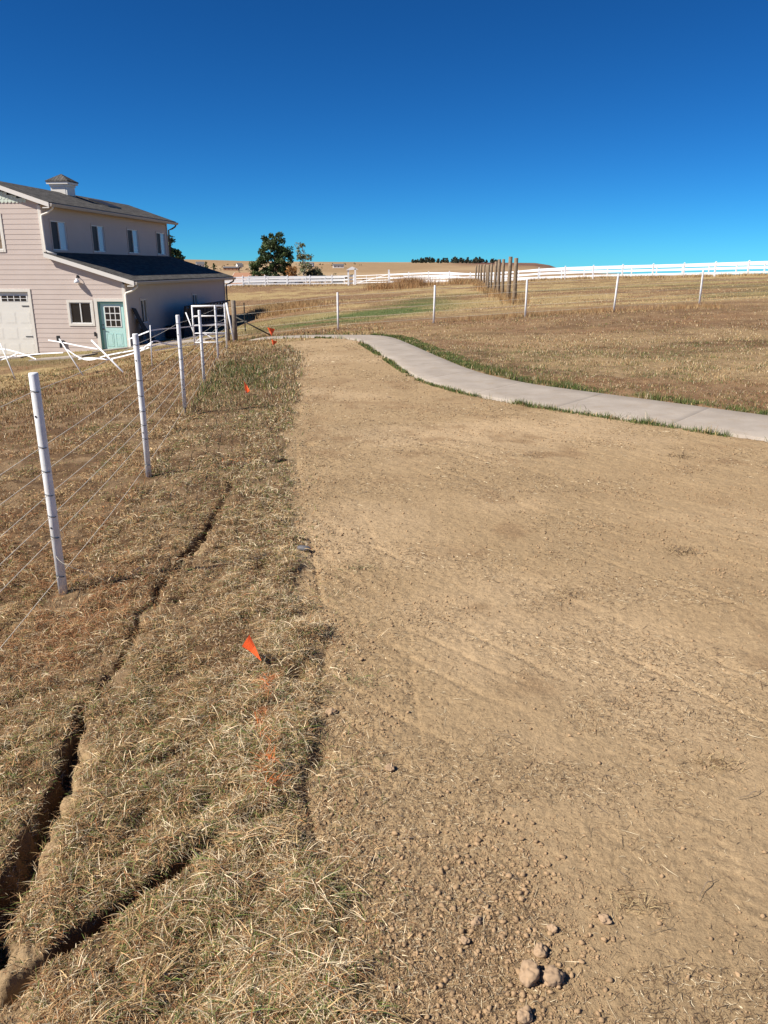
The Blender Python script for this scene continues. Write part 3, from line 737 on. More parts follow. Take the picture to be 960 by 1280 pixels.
twig(.66, 1.70, .07, 1.9, .12, .0010, 'short dark twig standing across the lower right soil')
twig(.43, 2.35, .12, -.5, .1, .0013, 'pale curved twig in the middle of the strip')
twig(1.16, 2.05, .12, .4, -.15, .0014, 'thin brown twig by the right root tuft')
def root_tuft(x, y, n, rad, lab, cols, h=.03):
    Xs = x+RNG.normal(0, rad, n); Ys = y+RNG.normal(0, rad*.6, n)
    V, F, T = blades('t', Xs, Ys, h*(.5+RNG.random(n)), np.full(n, .0022)*max(1, math.hypot(x, y)/3), RNG.uniform(.8, 1.6, n), RNG.random(n)*6.28, np.array(cols)[RNG.integers(0, len(cols), n)], segs=3, zoff=.004)
    V = V-np.array([x, y, gz(x, y)]); o = np_mesh('root_tuft', V, F, 'straw', tint=T); o.location = (x, y, gz(x, y)); tag(o, lab, 'root tuft', 'uprooted grass tufts on the bare soil')
dk = [(.06,.04,.025),(.16,.10,.05),(.35,.25,.13)]; lt = [(.5,.38,.2),(.2,.125,.065),(.3,.2,.1)]; gr = [(.2,.22,.09),(.5,.42,.24),(.3,.22,.12)]
root_tuft(1.77, 4.24, 130, .06, 'dark uprooted tuft on the middle right of the strip', dk, .045)
root_tuft(1.12, 2.22, 150, .045, 'brown straw tuft on the right, nearest the lower corner', lt, .04)
root_tuft(.16, 1.58, 150, .05, 'dark straw tuft in the rough soil near the bottom', dk+lt, .03)
root_tuft(.66, 1.62, 130, .04, 'straw tuft beside the forked twig', lt, .035)
root_tuft(-.13, 3.98, 120, .05, 'greyish green grass tuft left on the soil beside the sod', gr, .04)
root_tuft(.95, 3.62, 90, .05, 'curved dark root tuft in the middle of the strip', dk, .035)
root_tuft(2.3, 3.85, 160, .14, 'wide straw patch by the right edge of the picture', lt, .04)
root_tuft(2.6, 6.6, 90, .07, 'far dark tuft near the concrete walk', dk, .05)
root_tuft(-.08, 2.75, 100, .04, 'small green tuft on the soil near the orange flag', gr, .04)

# ================================================================ BARN HOUSE
HZ = -1.71
def barn():
    B = empty('barn_house', (-10.87, 33.5, HZ), 'pinkish beige barn style house with raised centre, cupola and grey shingle roofs', 'house', rz=R(-5.5))
    LEN = 14.2; U = -3.26; C = -5.6; W2 = -11.2
    def roof_z(x):     # wall height under the roofs along the gable
        if x > U: return 3.72+(U-x)*.30
        if x >= C: return 5.78+(U-x)*.335
        return roof_z(2*C-x)
    # ---- lap siding: each course is a slanted board with a lip
    def siding(mb, segs, mapf, z0, z1, holes, course=.2):
        """segs(z)->(s0,s1) extents at height z; holes: (s0,s1,za,zb)"""
        k = 0; z = z0
        while z < z1-1e-6:
            zt = min(z+course, z1)
            cuts = sorted({z, zt}|{h for H in holes for h in H[2:] if z < h < zt})
            for a, b in zip(cuts[:-1], cuts[1:]):
                e0 = segs(a); e1 = segs(b)
                if e1 is None: continue
                ivs = [(e0[0], e0[1], e1[0], e1[1])]
                mid = (a+b)/2
                for H in holes:
                    if H[2]-1e-6 <= mid <= H[3]+1e-6:
                        n = []
                        for (p, q, r_, t) in ivs:
                            if H[1] <= min(p, r_) or H[0] >= max(q, t): n.append((p, q, r_, t)); continue
                            if H[0] > min(p, r_): n.append((p, H[0], r_, H[0]))
                            if H[1] < max(q, t): n.append((H[1], q, H[1], t))
                        ivs = n
                off = lambda zz: .004+.009*(1-(zz-z)/course)
                for p, q, r_, t in ivs:
                    vs = [mapf(p, a, off(a)), mapf(q, a, off(a)), mapf(t, b, off(b)), mapf(r_, b, off(b)), mapf(p, a, 0), mapf(q, a, 0)]
                    mb.add(vs, [(0, 1, 2, 3), (4, 5, 1, 0)])
            z = zt
    front = lambda s, z, d: (s, -d, z)
    side = lambda xw: (lambda s, z, d: (xw+d, s, z))
    # holes (s0,s1,z0,z1) on the gable
    door = (-1.26, -.09, -.16, 1.92); win = (-2.50, -1.55, 1.01, 1.88); gar = (-6.93, -4.27, -.35, 2.30); uwin = (-6.14, -5.08, 4.0, 5.33)
    mb = MB()
    def fseg(z):
        if z <= roof_z(0): return (W2, 0)
        if z < roof_z(U+1e-6): x = U-(z-3.72)/.30; return (2*C-x, x)
        if z < 5.78: return (2*C-U, U)
        x = U-(z-5.78)/.335
        if x < C: return None
        return (2*C-x, x)
    siding(mb, fseg, front, -.6, 6.0, [door, win, gar, uwin])
    fw = mb.build('gable_wall', 'siding', B)
    # pale green fish-scale frieze in the gable peak
    mb = MB(); z = 5.84
    rows = [5.84+.13*i for i in range(5)]
    for i, zz in enumerate(rows):
        x0, x1 = -8.6, -2.6
        w = .16; n = int((x1-x0)/w)
        for k in range(n):
            s = x0+k*w+(.08 if i % 2 else 0)
            if min(roof_z(s), roof_z(s+w)) < zz+.1: continue
            zt = min(zz+.15, roof_z(s)-.0, roof_z(s+w)-.0)
            pts = [(s, -.026, zt), (s+w-.006, -.026, zt)]+[(s+w/2+math.cos(a)*(w/2-.003), -.030-.004*i % 2, zz+.05-math.sin(a)*.075) for a in np.linspace(0, math.pi, 6)]
            mb.prism([(p[0], p[1], p[2]) for p in pts], (0, .012, 0))
    mb.box((-8.2, -.020, 5.86), (-3.9, -.0, 6.0))
    mb.build('gable_frieze', 'frieze_green', B)
    # dark backing so that nothing shows through
    mb = MB(); mb.box((W2+.02, .12, -.6), (-.02, .14, 2.5)); mb.box((2*C-U, .12, 2.5), (U, .14, 5.5)); mb.build('inner_wall', 'black_iron', B)
    # side walls
    lw = [(1.50, 2.17, .93, 1.93), (8.37, 9.1, .93, 1.93)]
    mb = MB(); siding(mb, lambda z: (0, LEN), side(0), -.6, 2.75, lw); mb.box((-.14, .1, -.6), (-.12, LEN, 2.5))
    mb.build('lower_side_wall', 'siding', B)
    uws = [(.66, 1.98, 4.0, 5.17), (4.44, 5.72, 4.0, 5.17), (8.48, 9.84, 4.0, 5.17), (12.45, 13.75, 4.0, 5.17)]
    mb = MB(); siding(mb, lambda z: (0, LEN), side(U), 3.55, 5.75, uws); mb.box((U-.14, .1, 3.3), (U-.12, LEN, 5.7))
    mb.build('upper_side_wall', 'siding', B)
    # back and far side, plain boards
    mb = MB(); mb.prism([(W2, LEN, -.6), (0, LEN, -.6), (0, LEN, 2.72), (U, LEN, 3.7), (U, LEN, 5.78), (C, LEN, 6.53), (2*C-U, LEN, 5.78), (2*C-U, LEN, 3.7), (W2, LEN, 2.72)], (0, .02, 0))
    mb.box((W2-.02, 0, -.6), (W2, LEN, 2.7)); mb.box((2*C-U-.02, 0, 3.5), (2*C-U, LEN, 5.5)); mb.build('back_wall', 'siding', B)
    # corner boards and trim
    mb = MB()
    for a_, b_, m_ in (((-.11, -.034, -.6), (.0, .0, 2.62), 'trim'), ((U-.11, -.034, 3.86), (U, 0, 5.72), 'trim'), ((2*C-U, -.034, 3.86), (2*C-U+.11, 0, 5.72), 'trim'), ((W2, -.034, -.6), (W2+.11, 0, 2.6), 'trim'),
                     ((0, -.034, -.6), (.034, .11, 2.62), 'siding'), ((0, LEN-.1, -.6), (.034, LEN+.03, 2.62), 'siding'), ((U, -.034, 3.8), (U+.034, .11, 5.72), 'siding'), ((U, LEN-.1, 3.8), (U+.034, LEN+.03, 5.72), 'siding')):
        mb = MB(); mb.box(a_, b_); mb.build('corner_board', m_, B)
    # ---- windows
    def bx(mb, f, s0, s1, z0, z1, d0, d1):
        c = [f(s, z, d) for s in (s0, s1) for z in (z0, z1) for d in (d0, d1)]
        a = np.min(c, 0); b = np.max(c, 0); mb.box(a, b)
    def window(f, h, mat_l, mat_r, lab=None, tw=.1, trim='trim', left_first=True):
        s0, s1, z0, z1 = h; t = MB()
        bx(t, f, s0-tw, s0, z0-tw, z1+tw, .0, .034); bx(t, f, s1, s1+tw, z0-tw, z1+tw, .0, .034)
        bx(t, f, s0, s1, z1, z1+tw, .0, .034); bx(t, f, s0, s1, z0-tw, z0, .0, .038)
        w = t.build('window', trim, B)
        if lab: w['label'] = lab
        t = MB(); m = (s0+s1)/2; e = .035
        bx(t, f, s0, s0+e, z0, z1, -.05, .012); bx(t, f, s1-e, s1, z0, z1, -.05, .012); bx(t, f, s0+e, s1-e, z0, z0+e, -.05, .012); bx(t, f, s0+e, s1-e, z1-e, z1, -.05, .012)
        bx(t, f, m-.022, m+.022, z0+e, z1-e, -.048, .014); t.build('frame', 'white_frame', w)
        a = MB(); bx(a, f, s0+e, m-.022, z0+e, z1-e, -.04, -.03); a.build('pane', mat_l, w)
        a = MB(); bx(a, f, m+.022, s1-e, z0+e, z1-e, -.032, -.022); a.build('pane', mat_r, w)
        return w
    window(front, win, 'dark_glass', 'dark_glass')
    w = window(front, uwin, 'dark_glass', 'wood_post')
    for h in uws: window(side(U), h, 'screen', 'blind_sky_reflection', trim='siding', tw=.08)
    for h in lw: window(side(0), h, 'screen', 'old_wood', trim='siding', tw=.09)
    # ---- aqua door
    t = MB(); bx(t, front, -1.40, -1.26, -.30, 2.04, 0, .036); bx(t, front, -.09, -.0, -.30, 2.04, .0, .036); bx(t, front, -1.26, -.09, 1.92, 2.04, 0, .036)
    t.build('door_trim', 'trim', B)
    t = MB(); bx(t, front, -1.26, -1.20, -.16, 1.92, -.12, -.0); bx(t, front, -.15, -.09, -.16, 1.92, -.12, 0); bx(t, front, -1.2, -.15, 1.86, 1.92, -.12, 0)
    t.build('door_frame', 'door_reveal_shade', B)
    t = MB(); s0, s1, z0, z1 = -1.195, -.155, -.15, 1.855
    bx(t, front, s0, s1, z0, z1, -.115, -.075)
    for a, b in ((s0+.16, (s0+s1)/2-.05), ((s0+s1)/2+.05, s1-.16)):
        bx(t, front, a, a+.02, z0+.2, z0+.75, -.075, -.066); bx(t, front, b-.02, b, z0+.2, z0+.75, -.075, -.066); bx(t, front, a+.02, b-.02, z0+.2, z0+.22, -.075, -.066); bx(t, front, a+.02, b-.02, z0+.73, z0+.75, -.075, -.066)
        bx(t, front, a+.06, b-.06, z0+.26, z0+.69, -.075, -.068)
    dr = t.build('door', 'door_aqua', B)
    t = MB(); g0, g1, h0, h1 = s0+.17, s1-.15, .86, 1.74
    bx(t, front, g0, g1, h0, h1, -.073, -.060); gl = MB(); wx = (g1-g0); 
    for i in range(3):
        for j in range(3): bx(gl, front, g0+.04+i*(wx-.05)/3, g0+.0+(i+1)*(wx-.05)/3, h0+.04+j*(h1-h0-.05)/3, h0+(j+1)*(h1-h0-.05)/3, -.060, -.056)
    t.build('window_grille', 'white_frame', dr); gl.build('pane', 'dark_glass', dr)
    t = MB(); t.tube([front(s0+.06, .78, -.075), front(s0+.06, .78, -.02)], .028, 10); t.tube([front(s0+.06, .78, -.02), front(s0+.17, .77, -.015)], .012, 6)
    t.build('handle', 'black_iron', dr); t = MB(); t.tube([front(s0+.06, .95, -.075), front(s0+.06, .95, -.05)], .026, 10); t.build('deadbolt', 'black_iron', dr)
    # ---- garage door
    t = MB(); bx(t, front, -4.27, -4.15, -.5, 2.42, 0, .036); bx(t, front, -7.05, -6.93, -.5, 2.42, 0, .036); bx(t, front, -6.93, -4.27, 2.30, 2.42, 0, .036); t.build('garage_trim', 'trim', B)
    t = MB(); bx(t, front, -6.93, -4.27, -.45, 2.30, -.10, -.06)
    pz = [-.42, .24, .90, 1.56]
    for i in range(4):
        for z in pz[:3]:
            a = -6.90+i*.66; bx(t, front, a+.08, a+.58, z+.08, z+.56, -.06, -.057); bx(t, front, a+.12, a+.54, z+.12, z+.52, -.057, -.054)
    g = t.build('garage_door', 'garage_white', B)
    t = MB(); gl = MB()
    for a0 in (-6.85, -5.55):
        bx(t, front, a0, a0+1.18, 1.90, 2.16, -.059, -.050)
        for i in range(4):
            for z in (1.915, 2.04): bx(gl, front, a0+.03+i*.285, a0+.275+i*.285, z, z+.10, -.050, -.047)
    t.build('window_grille', 'white_frame', g); gl.build('pane', 'dark_glass', g)
    for z in (1.70, .42): 
        t = MB(); bx(t, front, -4.66, -4.33, z, z+.035, -.052, -.04); t.build('strap_hinge', 'black_iron', g)
    # ---- roofs: slabs with real thickness and overhang
    def slab(mb, x0, z0, x1, z1, y0, y1, th):
        mb.prism([(x0, y0, z0), (x1, y0, z1), (x1, y0, z1-th), (x0, y0, z0-th)], (0, y1-y0, 0))
    OV = .19
    def eave(mb, sgn): pass
    f = lambda x: 2*C-x
    mr = MB()
    zt = lambda x: 6.0+(U-x)*.335      # top of main roof
    lt_ = lambda x: 3.90+(U-x)*.30
    slab(mr, U+.48, zt(U+.48), C, zt(C), -OV, LEN+.35, .05); slab(mr, f(U+.48), zt(U+.48), C, zt(C), -OV, LEN+.35, .05)
    main = mr.build('main_roof', 'shingles', B)
    lr = MB(); slab(lr, .50, lt_(.5), U+.021, lt_(U), -OV, LEN+.35, .05); slab(lr, f(.50), lt_(.5), f(U+.021), lt_(U), -OV, LEN+.35, .05)
    low = lr.build('lean_to_roof', 'shingles', B)
    so = MB()
    slab(so, U+.46, zt(U+.46)-.052, C, zt(C)-.052, -OV+.03, LEN+.32, .10); slab(so, f(U+.46), zt(U+.46)-.052, C, zt(C)-.052, -OV+.03, LEN+.32, .10)
    slab(so, .48, lt_(.48)-.052, U+.021, lt_(U)-.052, -OV+.03, LEN+.32, .10); slab(so, f(.48), lt_(.48)-.052, f(U+.021), lt_(U)-.052, -OV+.03, LEN+.32, .10)
    so.build('soffit', 'soffit', B)
    # rake boards
    rb = MB()
    for (xa, za, xb, zb) in ((U+.50, zt(U+.50), C, zt(C)), (.52, lt_(.52), U+.0, lt_(U))):
        for g_ in (lambda x: x, f):
            rb.prism([(g_(xa), -OV-.03, za-.03), (g_(xb), -OV-.03, zb-.03), (g_(xb), -OV-.03, zb-.20), (g_(xa), -OV-.03, za-.20)], (0, .045, 0))
    rb.box((.22, -OV-.03, lt_(.5)-.24), (.50, -OV+.0, lt_(.5)-.20)); rb.box((U+.22, -OV-.03, zt(U+.5)-.24), (U+.5, -OV, zt(U+.5)-.20))
    rb.build('rake_board', 'fascia_white', B)
    gt = MB()
    for g_ in (lambda x: x, f):
        for x, z in ((.52, lt_(.52)-.05), (U+.50, zt(U+.50)-.05)):
            a = [(g_(x), -OV, z), (g_(x+.11), -OV, z), (g_(x+.13), -OV, z-.02), (g_(x+.09), -OV, z-.12), (g_(x), -OV, z-.13)]
            gt.prism(a, (0, LEN+OV+.35, 0))
    gt.build('gutter', 'gutter', B)
    def down(pts, m):
        t = MB(); t.tube(pts, .045, 8); t.build('downspout', m, B, smooth=True)
    z = lt_(.5)-.17; down([(.56, .02, z), (.54, .0, z-.1), (.32, -.02, z-.26), (.07, -.06, z-.34), (.05, -.075, z-.42), (.05, -.075, -.3), (.12, -.2, -.42)], 'trim')
    z = zt(U+.5)-.17; down([(U+.54, .02, z), (U+.52, 0, z-.08), (U+.3, -.02, z-.24), (U+.07, -.06, z-.32), (U+.05, -.075, z-.4), (U+.06, -.075, 3.98), (U+.16, -.085, 3.90), (U+.5, -.09, 3.80)], 'trim')
    z = lt_(.5)-.17; down([(.56, LEN+.12, z), (.54, LEN+.12, z-.1), (.32, LEN+.12, z-.22), (.10, LEN+.08, z-.3), (.09, LEN+.08, -.3)], 'wood_post')
    z = zt(U+.5)-.17; down([(U+.54, LEN+.12, z), (U+.5, LEN+.12, z-.1), (U+.3, LEN+.12, z-.22), (U+.09, LEN+.08, z-.3), (U+.09, LEN+.08, 3.8)], 'wood_post')
    # ---- cupola
    cy = 6.8; cz = zt(C); h = .41
    t = MB(); t.box((C-h, cy-h, cz-.45), (C+h, cy+h, cz+.36)); t.box((C-h-.04, cy-h-.04, cz+.26), (C+h+.04, cy+h+.04, cz+.36))
    cu = t.build('cupola', 'garage_white', B)
    t = MB(); e = .54; t.box((C-e, cy-e, cz+.36), (C+e, cy+e, cz+.46)); t.build('cupola_trim', 'fascia_white', cu)
    t = MB(); e = .57; b = cz+.463; P = [(C-e, cy-e, b), (C+e, cy-e, b), (C+e, cy+e, b), (C-e, cy+e, b), (C-e, cy-e, b+.05), (C+e, cy-e, b+.05), (C+e, cy+e, b+.05), (C-e, cy+e, b+.05), (C, cy, b+.40)]
    t.add(P, [(3, 2, 1, 0), (0, 1, 5, 4), (1, 2, 6, 5), (2, 3, 7, 6), (3, 0, 4, 7), (4, 5, 8), (5, 6, 8), (6, 7, 8), (7, 4, 8)]); t.build('cupola_roof', 'shingles', cu)
    t = MB(); t.box((C-.33, cy-h-.012, cz-.40), (C+.33, cy-h, cz+.20)); t.build('cupola_panel', 'trim', cu)
    # ---- barn lamp
    t = MB(); lx, lz = -1.97, 2.92
    t.tube([(lx, 0, lz), (lx, -.04, lz+.03), (lx, -.10, lz+.05), (lx, -.14, lz+.01), (lx, -.15, lz-.08)], .014, 8); t.tube([(lx, 0, lz), (lx, -.025, lz)], .06, 12)
    lm = t.build('wall_lamp', 'black_iron', B, smooth=True)
    t = MB(); t.tube([(lx, -.15, lz-.07), (lx, -.15, lz-.11), (lx, -.15, lz-.16), (lx, -.15, lz-.25)], [.04, .05, .10, .135], 20); t.build('lamp_shade', 'lamp_metal', lm, smooth=True)
    # small fixtures
    t = MB(); t.box((-3.02, -.10, .12), (-2.92, -.02, .30)); t.tube([(-2.97, -.10, .16), (-2.97, -.2, .10)], .02, 6); t.build('hose_tap', 'black_iron', B)
    t = MB(); t.box((-1.52, -.07, .48), (-1.44, -.034, .66)); t.build('wall_box', 'black_iron', B)
    t = MB(); t.box((C-.6, 5.6, zt(C)-.01), (C+.0, 5.62, zt(C)+.0)); 
    # low roof vent strip that shows dark on the main roof behind the cupola
    t = MB(); xv = U-1.15; t.prism([(xv+.5, 8.0, zt(xv+.5)+.002), (xv-.5, 8.0, zt(xv-.5)+.002), (xv-.5, 8.0, zt(xv-.5)+.06), (xv+.5, 8.0, zt(xv+.5)+.06)], (0, 1.6, 0)); t.build('skylight', 'black_iron', B)
    return B
BARN = barn()
def hl(x, y, z=0):   # barn-local to world
    c, s = math.cos(R(5.5)), math.sin(R(5.5)); return (-10.87+x*c+y*s, 33.5-x*s+y*c, HZ+z)
# things standing along the barn's shaded side
def stack():
    p = hl(.55, 7.9); g = gz(p[0], p[1]); o = empty('slatted_rack', (p[0], p[1], g), 'long black slatted rack standing in the shade along the barn', 'rack', rz=R(-5.5))
    b = MB(); b.box((-.45, -3.9, .05), (.42, 3.2, .55)); b.build('base', 'tarp', o)
    b = MB()
    for i in range(13): y = -3.9+i*.55; b.prism([(.42, y, .5), (.42, y+.08, .5), (.62, y+.08, 1.42), (.62, y, 1.42)], (-.05, 0, 0))
    b.prism([(.40, -3.9, .5), (.40, 3.2, .5), (.58, 3.2, 1.35), (.58, -3.9, 1.35)], (-.03, 0, 0)); b.build('slatted_side', 'tarp', o)
    b = MB(); b.tube([(.60, -4.0, 1.44), (.62, 3.3, 1.44)], .04, 8); b.tube([(.60, -4.0, 1.44), (.40, -3.9, .1)], .04, 8); b.build('rail', 'dark_board', o)
stack()
p = hl(.45, 1.6); o = empty('leaning_boards', (p[0], p[1], gz(p[0], p[1])), 'dark boards leaning against the shaded barn wall near its front corner', 'boards', rz=R(-5.5))
for k in range(3):
    b = MB(); y = -1.2+k*.42; b.prism([(.30-k*.05, y, -.1), (.30-k*.05, y+.4, -.1), (-.40, y+.4, 1.5-.45*k), (-.40, y, 1.55-.45*k)], (.03, 0, .01)); b.build('board', 'dark_board', o)
# house yard slabs
def slab_strip(P, w, label):
    mb = MB(); P = resample(np.array(P, float), .5)
    for i in range(len(P)-1):
        d = P[i+1]-P[i]; d = d/np.linalg.norm(d); n = np.array([-d[1], d[0]])*w/2
        q = [P[i]+n, P[i+1]+n, P[i+1]-n, P[i]-n]
        mb.add([(a[0], a[1], gz(*a)+.05) for a in q]+[(a[0], a[1], gz(*a)-.15) for a in q], [(0, 1, 2, 3), (0, 4, 5, 1), (2, 6, 7, 3), (1, 5, 6, 2), (3, 7, 4, 0)])
    o = mb.build('path', 'concrete'); tag(o, kind='structure')
slab_strip([(-13.2, 29.6), (-10.9, 28.9)], .9, '')
slab_strip([(-11.7, 31.4), (-10.0, 31.8), (-7.8, 29.6), (-6.1, 28.3)], .9, '')
slab_strip([(-22, 32.8), (-14.6, 32.2)], 1.6, '')

# ================================================================ WIRE FENCE AT LEFT
WIREH = [1.04, .77, .65, .53, .42, .31, .10]
def round_post(mb, x, y, z0, h, r, dx=0, dy=0): mb.tube([(x, y, z0), (x+dx*.5, y+dy*.5, z0+h*.5), (x+dx, y+dy, z0+h-.008), (x+dx, y+dy, z0+h)], [r, r, r, r*.86], 16)
def wire_fence(name, label, posts, heights, wr, H=1.12, rad=.0225, clip=True):
    """posts: (x, y, lean_x, lean_y, height)"""
    x0, y0 = posts[0][:2]; z00 = gz(x0, y0); F_ = empty(name, (x0, y0, z00), label, 'fence')
    tops = []
    for (x, y, lx, ly, h) in posts:
        z = gz(x, y); mb = MB(); sl = .0
        if abs(y-8.78) < .01: sl = .10
        round_post(mb, x-x0, y-y0, z-z00+sl-.06*(sl == 0), h-sl+.06*(sl == 0), rad, lx, ly)
        p = mb.build('post', 'white_post', F_, smooth=True)
        if sl: m2 = MB(); m2.tube([(x-x0, y-y0, z-z00-.1), (x-x0, y-y0, z-z00+.2)], .012, 6); m2.build('stake', 'old_wood', p)
        if clip:
            for w in heights:
                mc = MB()
                t = w/h; cx = x-x0+lx*t; cy = y-y0+ly*t; cz = z-z00+w
                pts = [(cx+math.cos(a)*(rad+.002), cy+math.sin(a)*(rad+.002), cz+.004*math.sin(a*2)) for a in np.linspace(-2.5, -.5, 7)]
                mc.tube(pts, .0020, 5); mc.build('clip', 'clip_black', p)
            for w in (.92, .36):
                mc = MB(); t = w/h; mc.tube([(x-x0+lx*t-.3*rad, y-y0-rad*.93, z-z00+w), (x-x0+lx*t-.3*rad, y-y0-rad*1.06, z-z00+w)], .005, 8); mc.build('bolt_hole', 'clip_black', p)
        tops.append((x, y, z, lx, ly, h))
    for wi, w in enumerate(heights):
        mb = MB()
        pts = []
        for i, (x, y, z, lx, ly, h) in enumerate(tops):
            t = w/h; c = Vector((x-x0+lx*t, y-y0+ly*t-(rad+.003 if clip else 0), z-z00+w))
            if i:
                pr = pts[-1]
                for k in (1, 2, 3): q = pr.lerp(c, k/4); q.z -= .012*math.sin(math.pi*k/4)*(1+.6*math.sin(wi*2.1+i)); pts.append(q)
            pts.append(c)
        mb.tube(pts, wr if not callable(wr) else [wr(p.y+y0) for p in pts], 4); mb.build('wire', 'wire', F_, smooth=True)
    return F_
left_posts = [(-1.43,.55,.0,0,1.12),(-1.65,3.64,.0,0,1.125),(-1.89,5.97,.0,0,1.12),(-2.29,8.78,-.0,0,1.13),(-2.76,11.84,.0,0,1.12),(-3.53,16.59,0,0,1.12),(-3.99,19.87,.0,0,1.12)]
LF = wire_fence('wire_fence', 'round white posts with seven thin wires running along the left of the bare soil', left_posts, WIREH, lambda yy: .0012+.00012*max(yy, 0))
# loose tangle of wire on the nearest post
t = MB(); z = gz(-1.65, 3.64); z00 = gz(-1.43, .55)
t.tube([(-.22+math.cos(a)*(.03+.004*a)+.01*a, 3.09+math.sin(a)*(.03+.003*a), z-z00+.34-.035*a) for a in np.linspace(0, 7.5, 26)], .0014, 4); t.build('loose_wire', 'wire', LF)
far_posts = [(-4.6,24.2,0,0,1.1),(-1.42,24.38,0,0,1.12),(1.54,24.5,.02,0,1.13),(4.39,24.6,.0,0,1.12),(7.16,24.72,.05,0,1.13),(10.51,26.5,.0,0,1.12),(14.4,28.4,.1,0,1.12),(18.5,30.3,.1,0,1.12)]
wire_fence('wire_fence', 'thin white posts and slack wires crossing the field behind the concrete walk', far_posts, [1.02,.78,.56,.36,.16], .0042, rad=.03, clip=False)

# wooden brace post, leaning white post, steel posts, pipe gate at the fence corner
def single(name, m, label, cat, x, y, z, build, group=None, smooth=True):
    mb = MB(); build(mb); o = mb.build(name, m, smooth=smooth); o.location = (x, y, z); tag(o, label, cat, group); return o
def P(x, y): return x, y, gz(x, y)
single('wooden_post', 'old_wood', 'weathered wooden corner post with a steel brace at the end of the wire fence', 'post', *P(-4.55, 24.0), lambda m: m.tube([(0,0,-.1),(.005,0,.6),(0,0,1.2),(0,0,1.215)], [.075,.07,.07,.05], 12))
single('wooden_post', 'old_wood', 'slimmer dark wooden post on the hinge side of the pipe gate', 'post', *P(-4.78, 24.15), lambda m: m.tube([(0,0,-.1),(0,0,1.17)], [.045,.04], 10))
single('leaning_post', 'white_post', 'leaning white post beside the pipe gate', 'post', *P(-4.47, 23.4), lambda m: m.tube([(0,0,-.06),(-.10,.05,.55),(-.19,.1,1.14)], .026, 12))
single('steel_brace', 'tpost', 'dark steel bar slanting from the corner post to the orange flag', 'brace', *P(-4.50, 24.0), lambda m: m.tube([(.02,-.07,.72),(1.02,.2,.02+gz(-3.5,24.2)-gz(-4.5,24))], .022, 6))
def tp(m): m.box((-.022,-.006,-.1),(.022,.006,1.1)); m.box((-.005,-.035,-.1),(.005,-.006,1.1)); [m.box((-.012,.006,.15+i*.1),(.012,.014,.18+i*.1)) for i in range(9)]
single('steel_post', 'tpost', 'dark steel post standing in the dry field behind the corner post', 'post', *P(-5.55, 31.5), tp, smooth=False)
def pipe_gate():
    x, y, z = P(-5.95, 24.9); y = 24.6; G_ = empty('pipe_gate', (x, y, z), 'open white pipe gate hung between the wire fence and the wooden post', 'gate', rz=R(3))
    w = 1.06; m = MB(); m.tube([(0,0,.05),(0,0,1.235)], .026, 10); m.tube([(w,0,.05),(w,0,1.235)], .026, 10); m.tube([(-.02,0,1.24),(w+.02,0,1.25)], .03, 10); m.tube([(0,0,.14),(w,0,.14)], .024, 10); m.build('frame', 'gate_paint', G_, smooth=True)
    for h in (.42,.66,.94): m = MB(); m.tube([(0,0,h),(w,0,h+.01)], .021, 8); m.build('rail', 'gate_paint', G_, smooth=True)
    m = MB(); m.tube([(.05,0,.16),(.36,0,.40)], .018, 8); m.tube([(.36,0,.40),(.72,0,.16)], .018, 8); m.build('brace', 'gate_paint', G_, smooth=True)
pipe_gate()

# ================================================================ SLACK TAPE FENCE
def tape_fence():
    x0, y0 = -8.08, 20.8; z0 = gz(x0, y0); T_ = empty('tape_fence', (x0, y0, z0), 'sagging electric fence of leaning thin posts and slack white tape in front of the house', 'fence')
    def pole(b, h, tip, r=.018, m='white_post'):
        mb = MB(); z = gz(*b); a = Vector((b[0]-x0, b[1]-y0, z-z0-.04)); c = Vector((tip[0]-x0, tip[1]-y0, z-z0+h)); mb.tube([a, (a+c)/2, c], r, 8); mb.build('pole', m, T_, smooth=True); return (tip[0], tip[1], z+h)
    A = pole((-10.53,22.08), .98, (-10.98,22.4)); B_ = pole((-8.08,20.82), .98, (-8.80,21.2))
    C_ = pole((-6.07,18.12), .66, (-7.05,18.9), .022); D = pole((-5.28,17.66), .93, (-5.25,17.7), .013); E_ = pole((-6.07,25.67), 1.02, (-6.48,25.9), .02)
    t = MB(); q = Vector((B_[0]-x0, B_[1]-y0, B_[2]-z0)); t.box(q+Vector((-.04,-.03,-.10)), q+Vector((.04,.03,.04))); t.box(q+Vector((.02,-.03,-.28)), q+Vector((.07,.03,-.16))); t.build('insulator', 'clip_black', T_)
    def tape(pts, w=.028, sag=.0):
        P_ = smooth_line(np.array(pts, float), 2); vs = []; fs = []
        for i, p in enumerate(P_):
            tw = .25*math.sin(i*.9)
            for e in (-1, 1): vs.append((p[0]-x0+.3*w*tw, p[1]-y0+.005*e, p[2]-z0+e*w/2))
            if i: k = 2*i; fs.append((k-2, k-1, k+1, k))
        mb = MB(); mb.add(vs, fs); n = len(vs); mb.add([(v[0]+.004, v[1]+.012, v[2]) for v in vs], [f[::-1] for f in fs])
        for i in range(1, len(P_)):
            k = 2*i; a = n
            mb.f += [(k-2, k, k+a, k-2+a), (k-1, k-1+a, k+1+a, k+1)]
        mb.build('tape', 'tape', T_)
    for L in TAPES: tape(L)
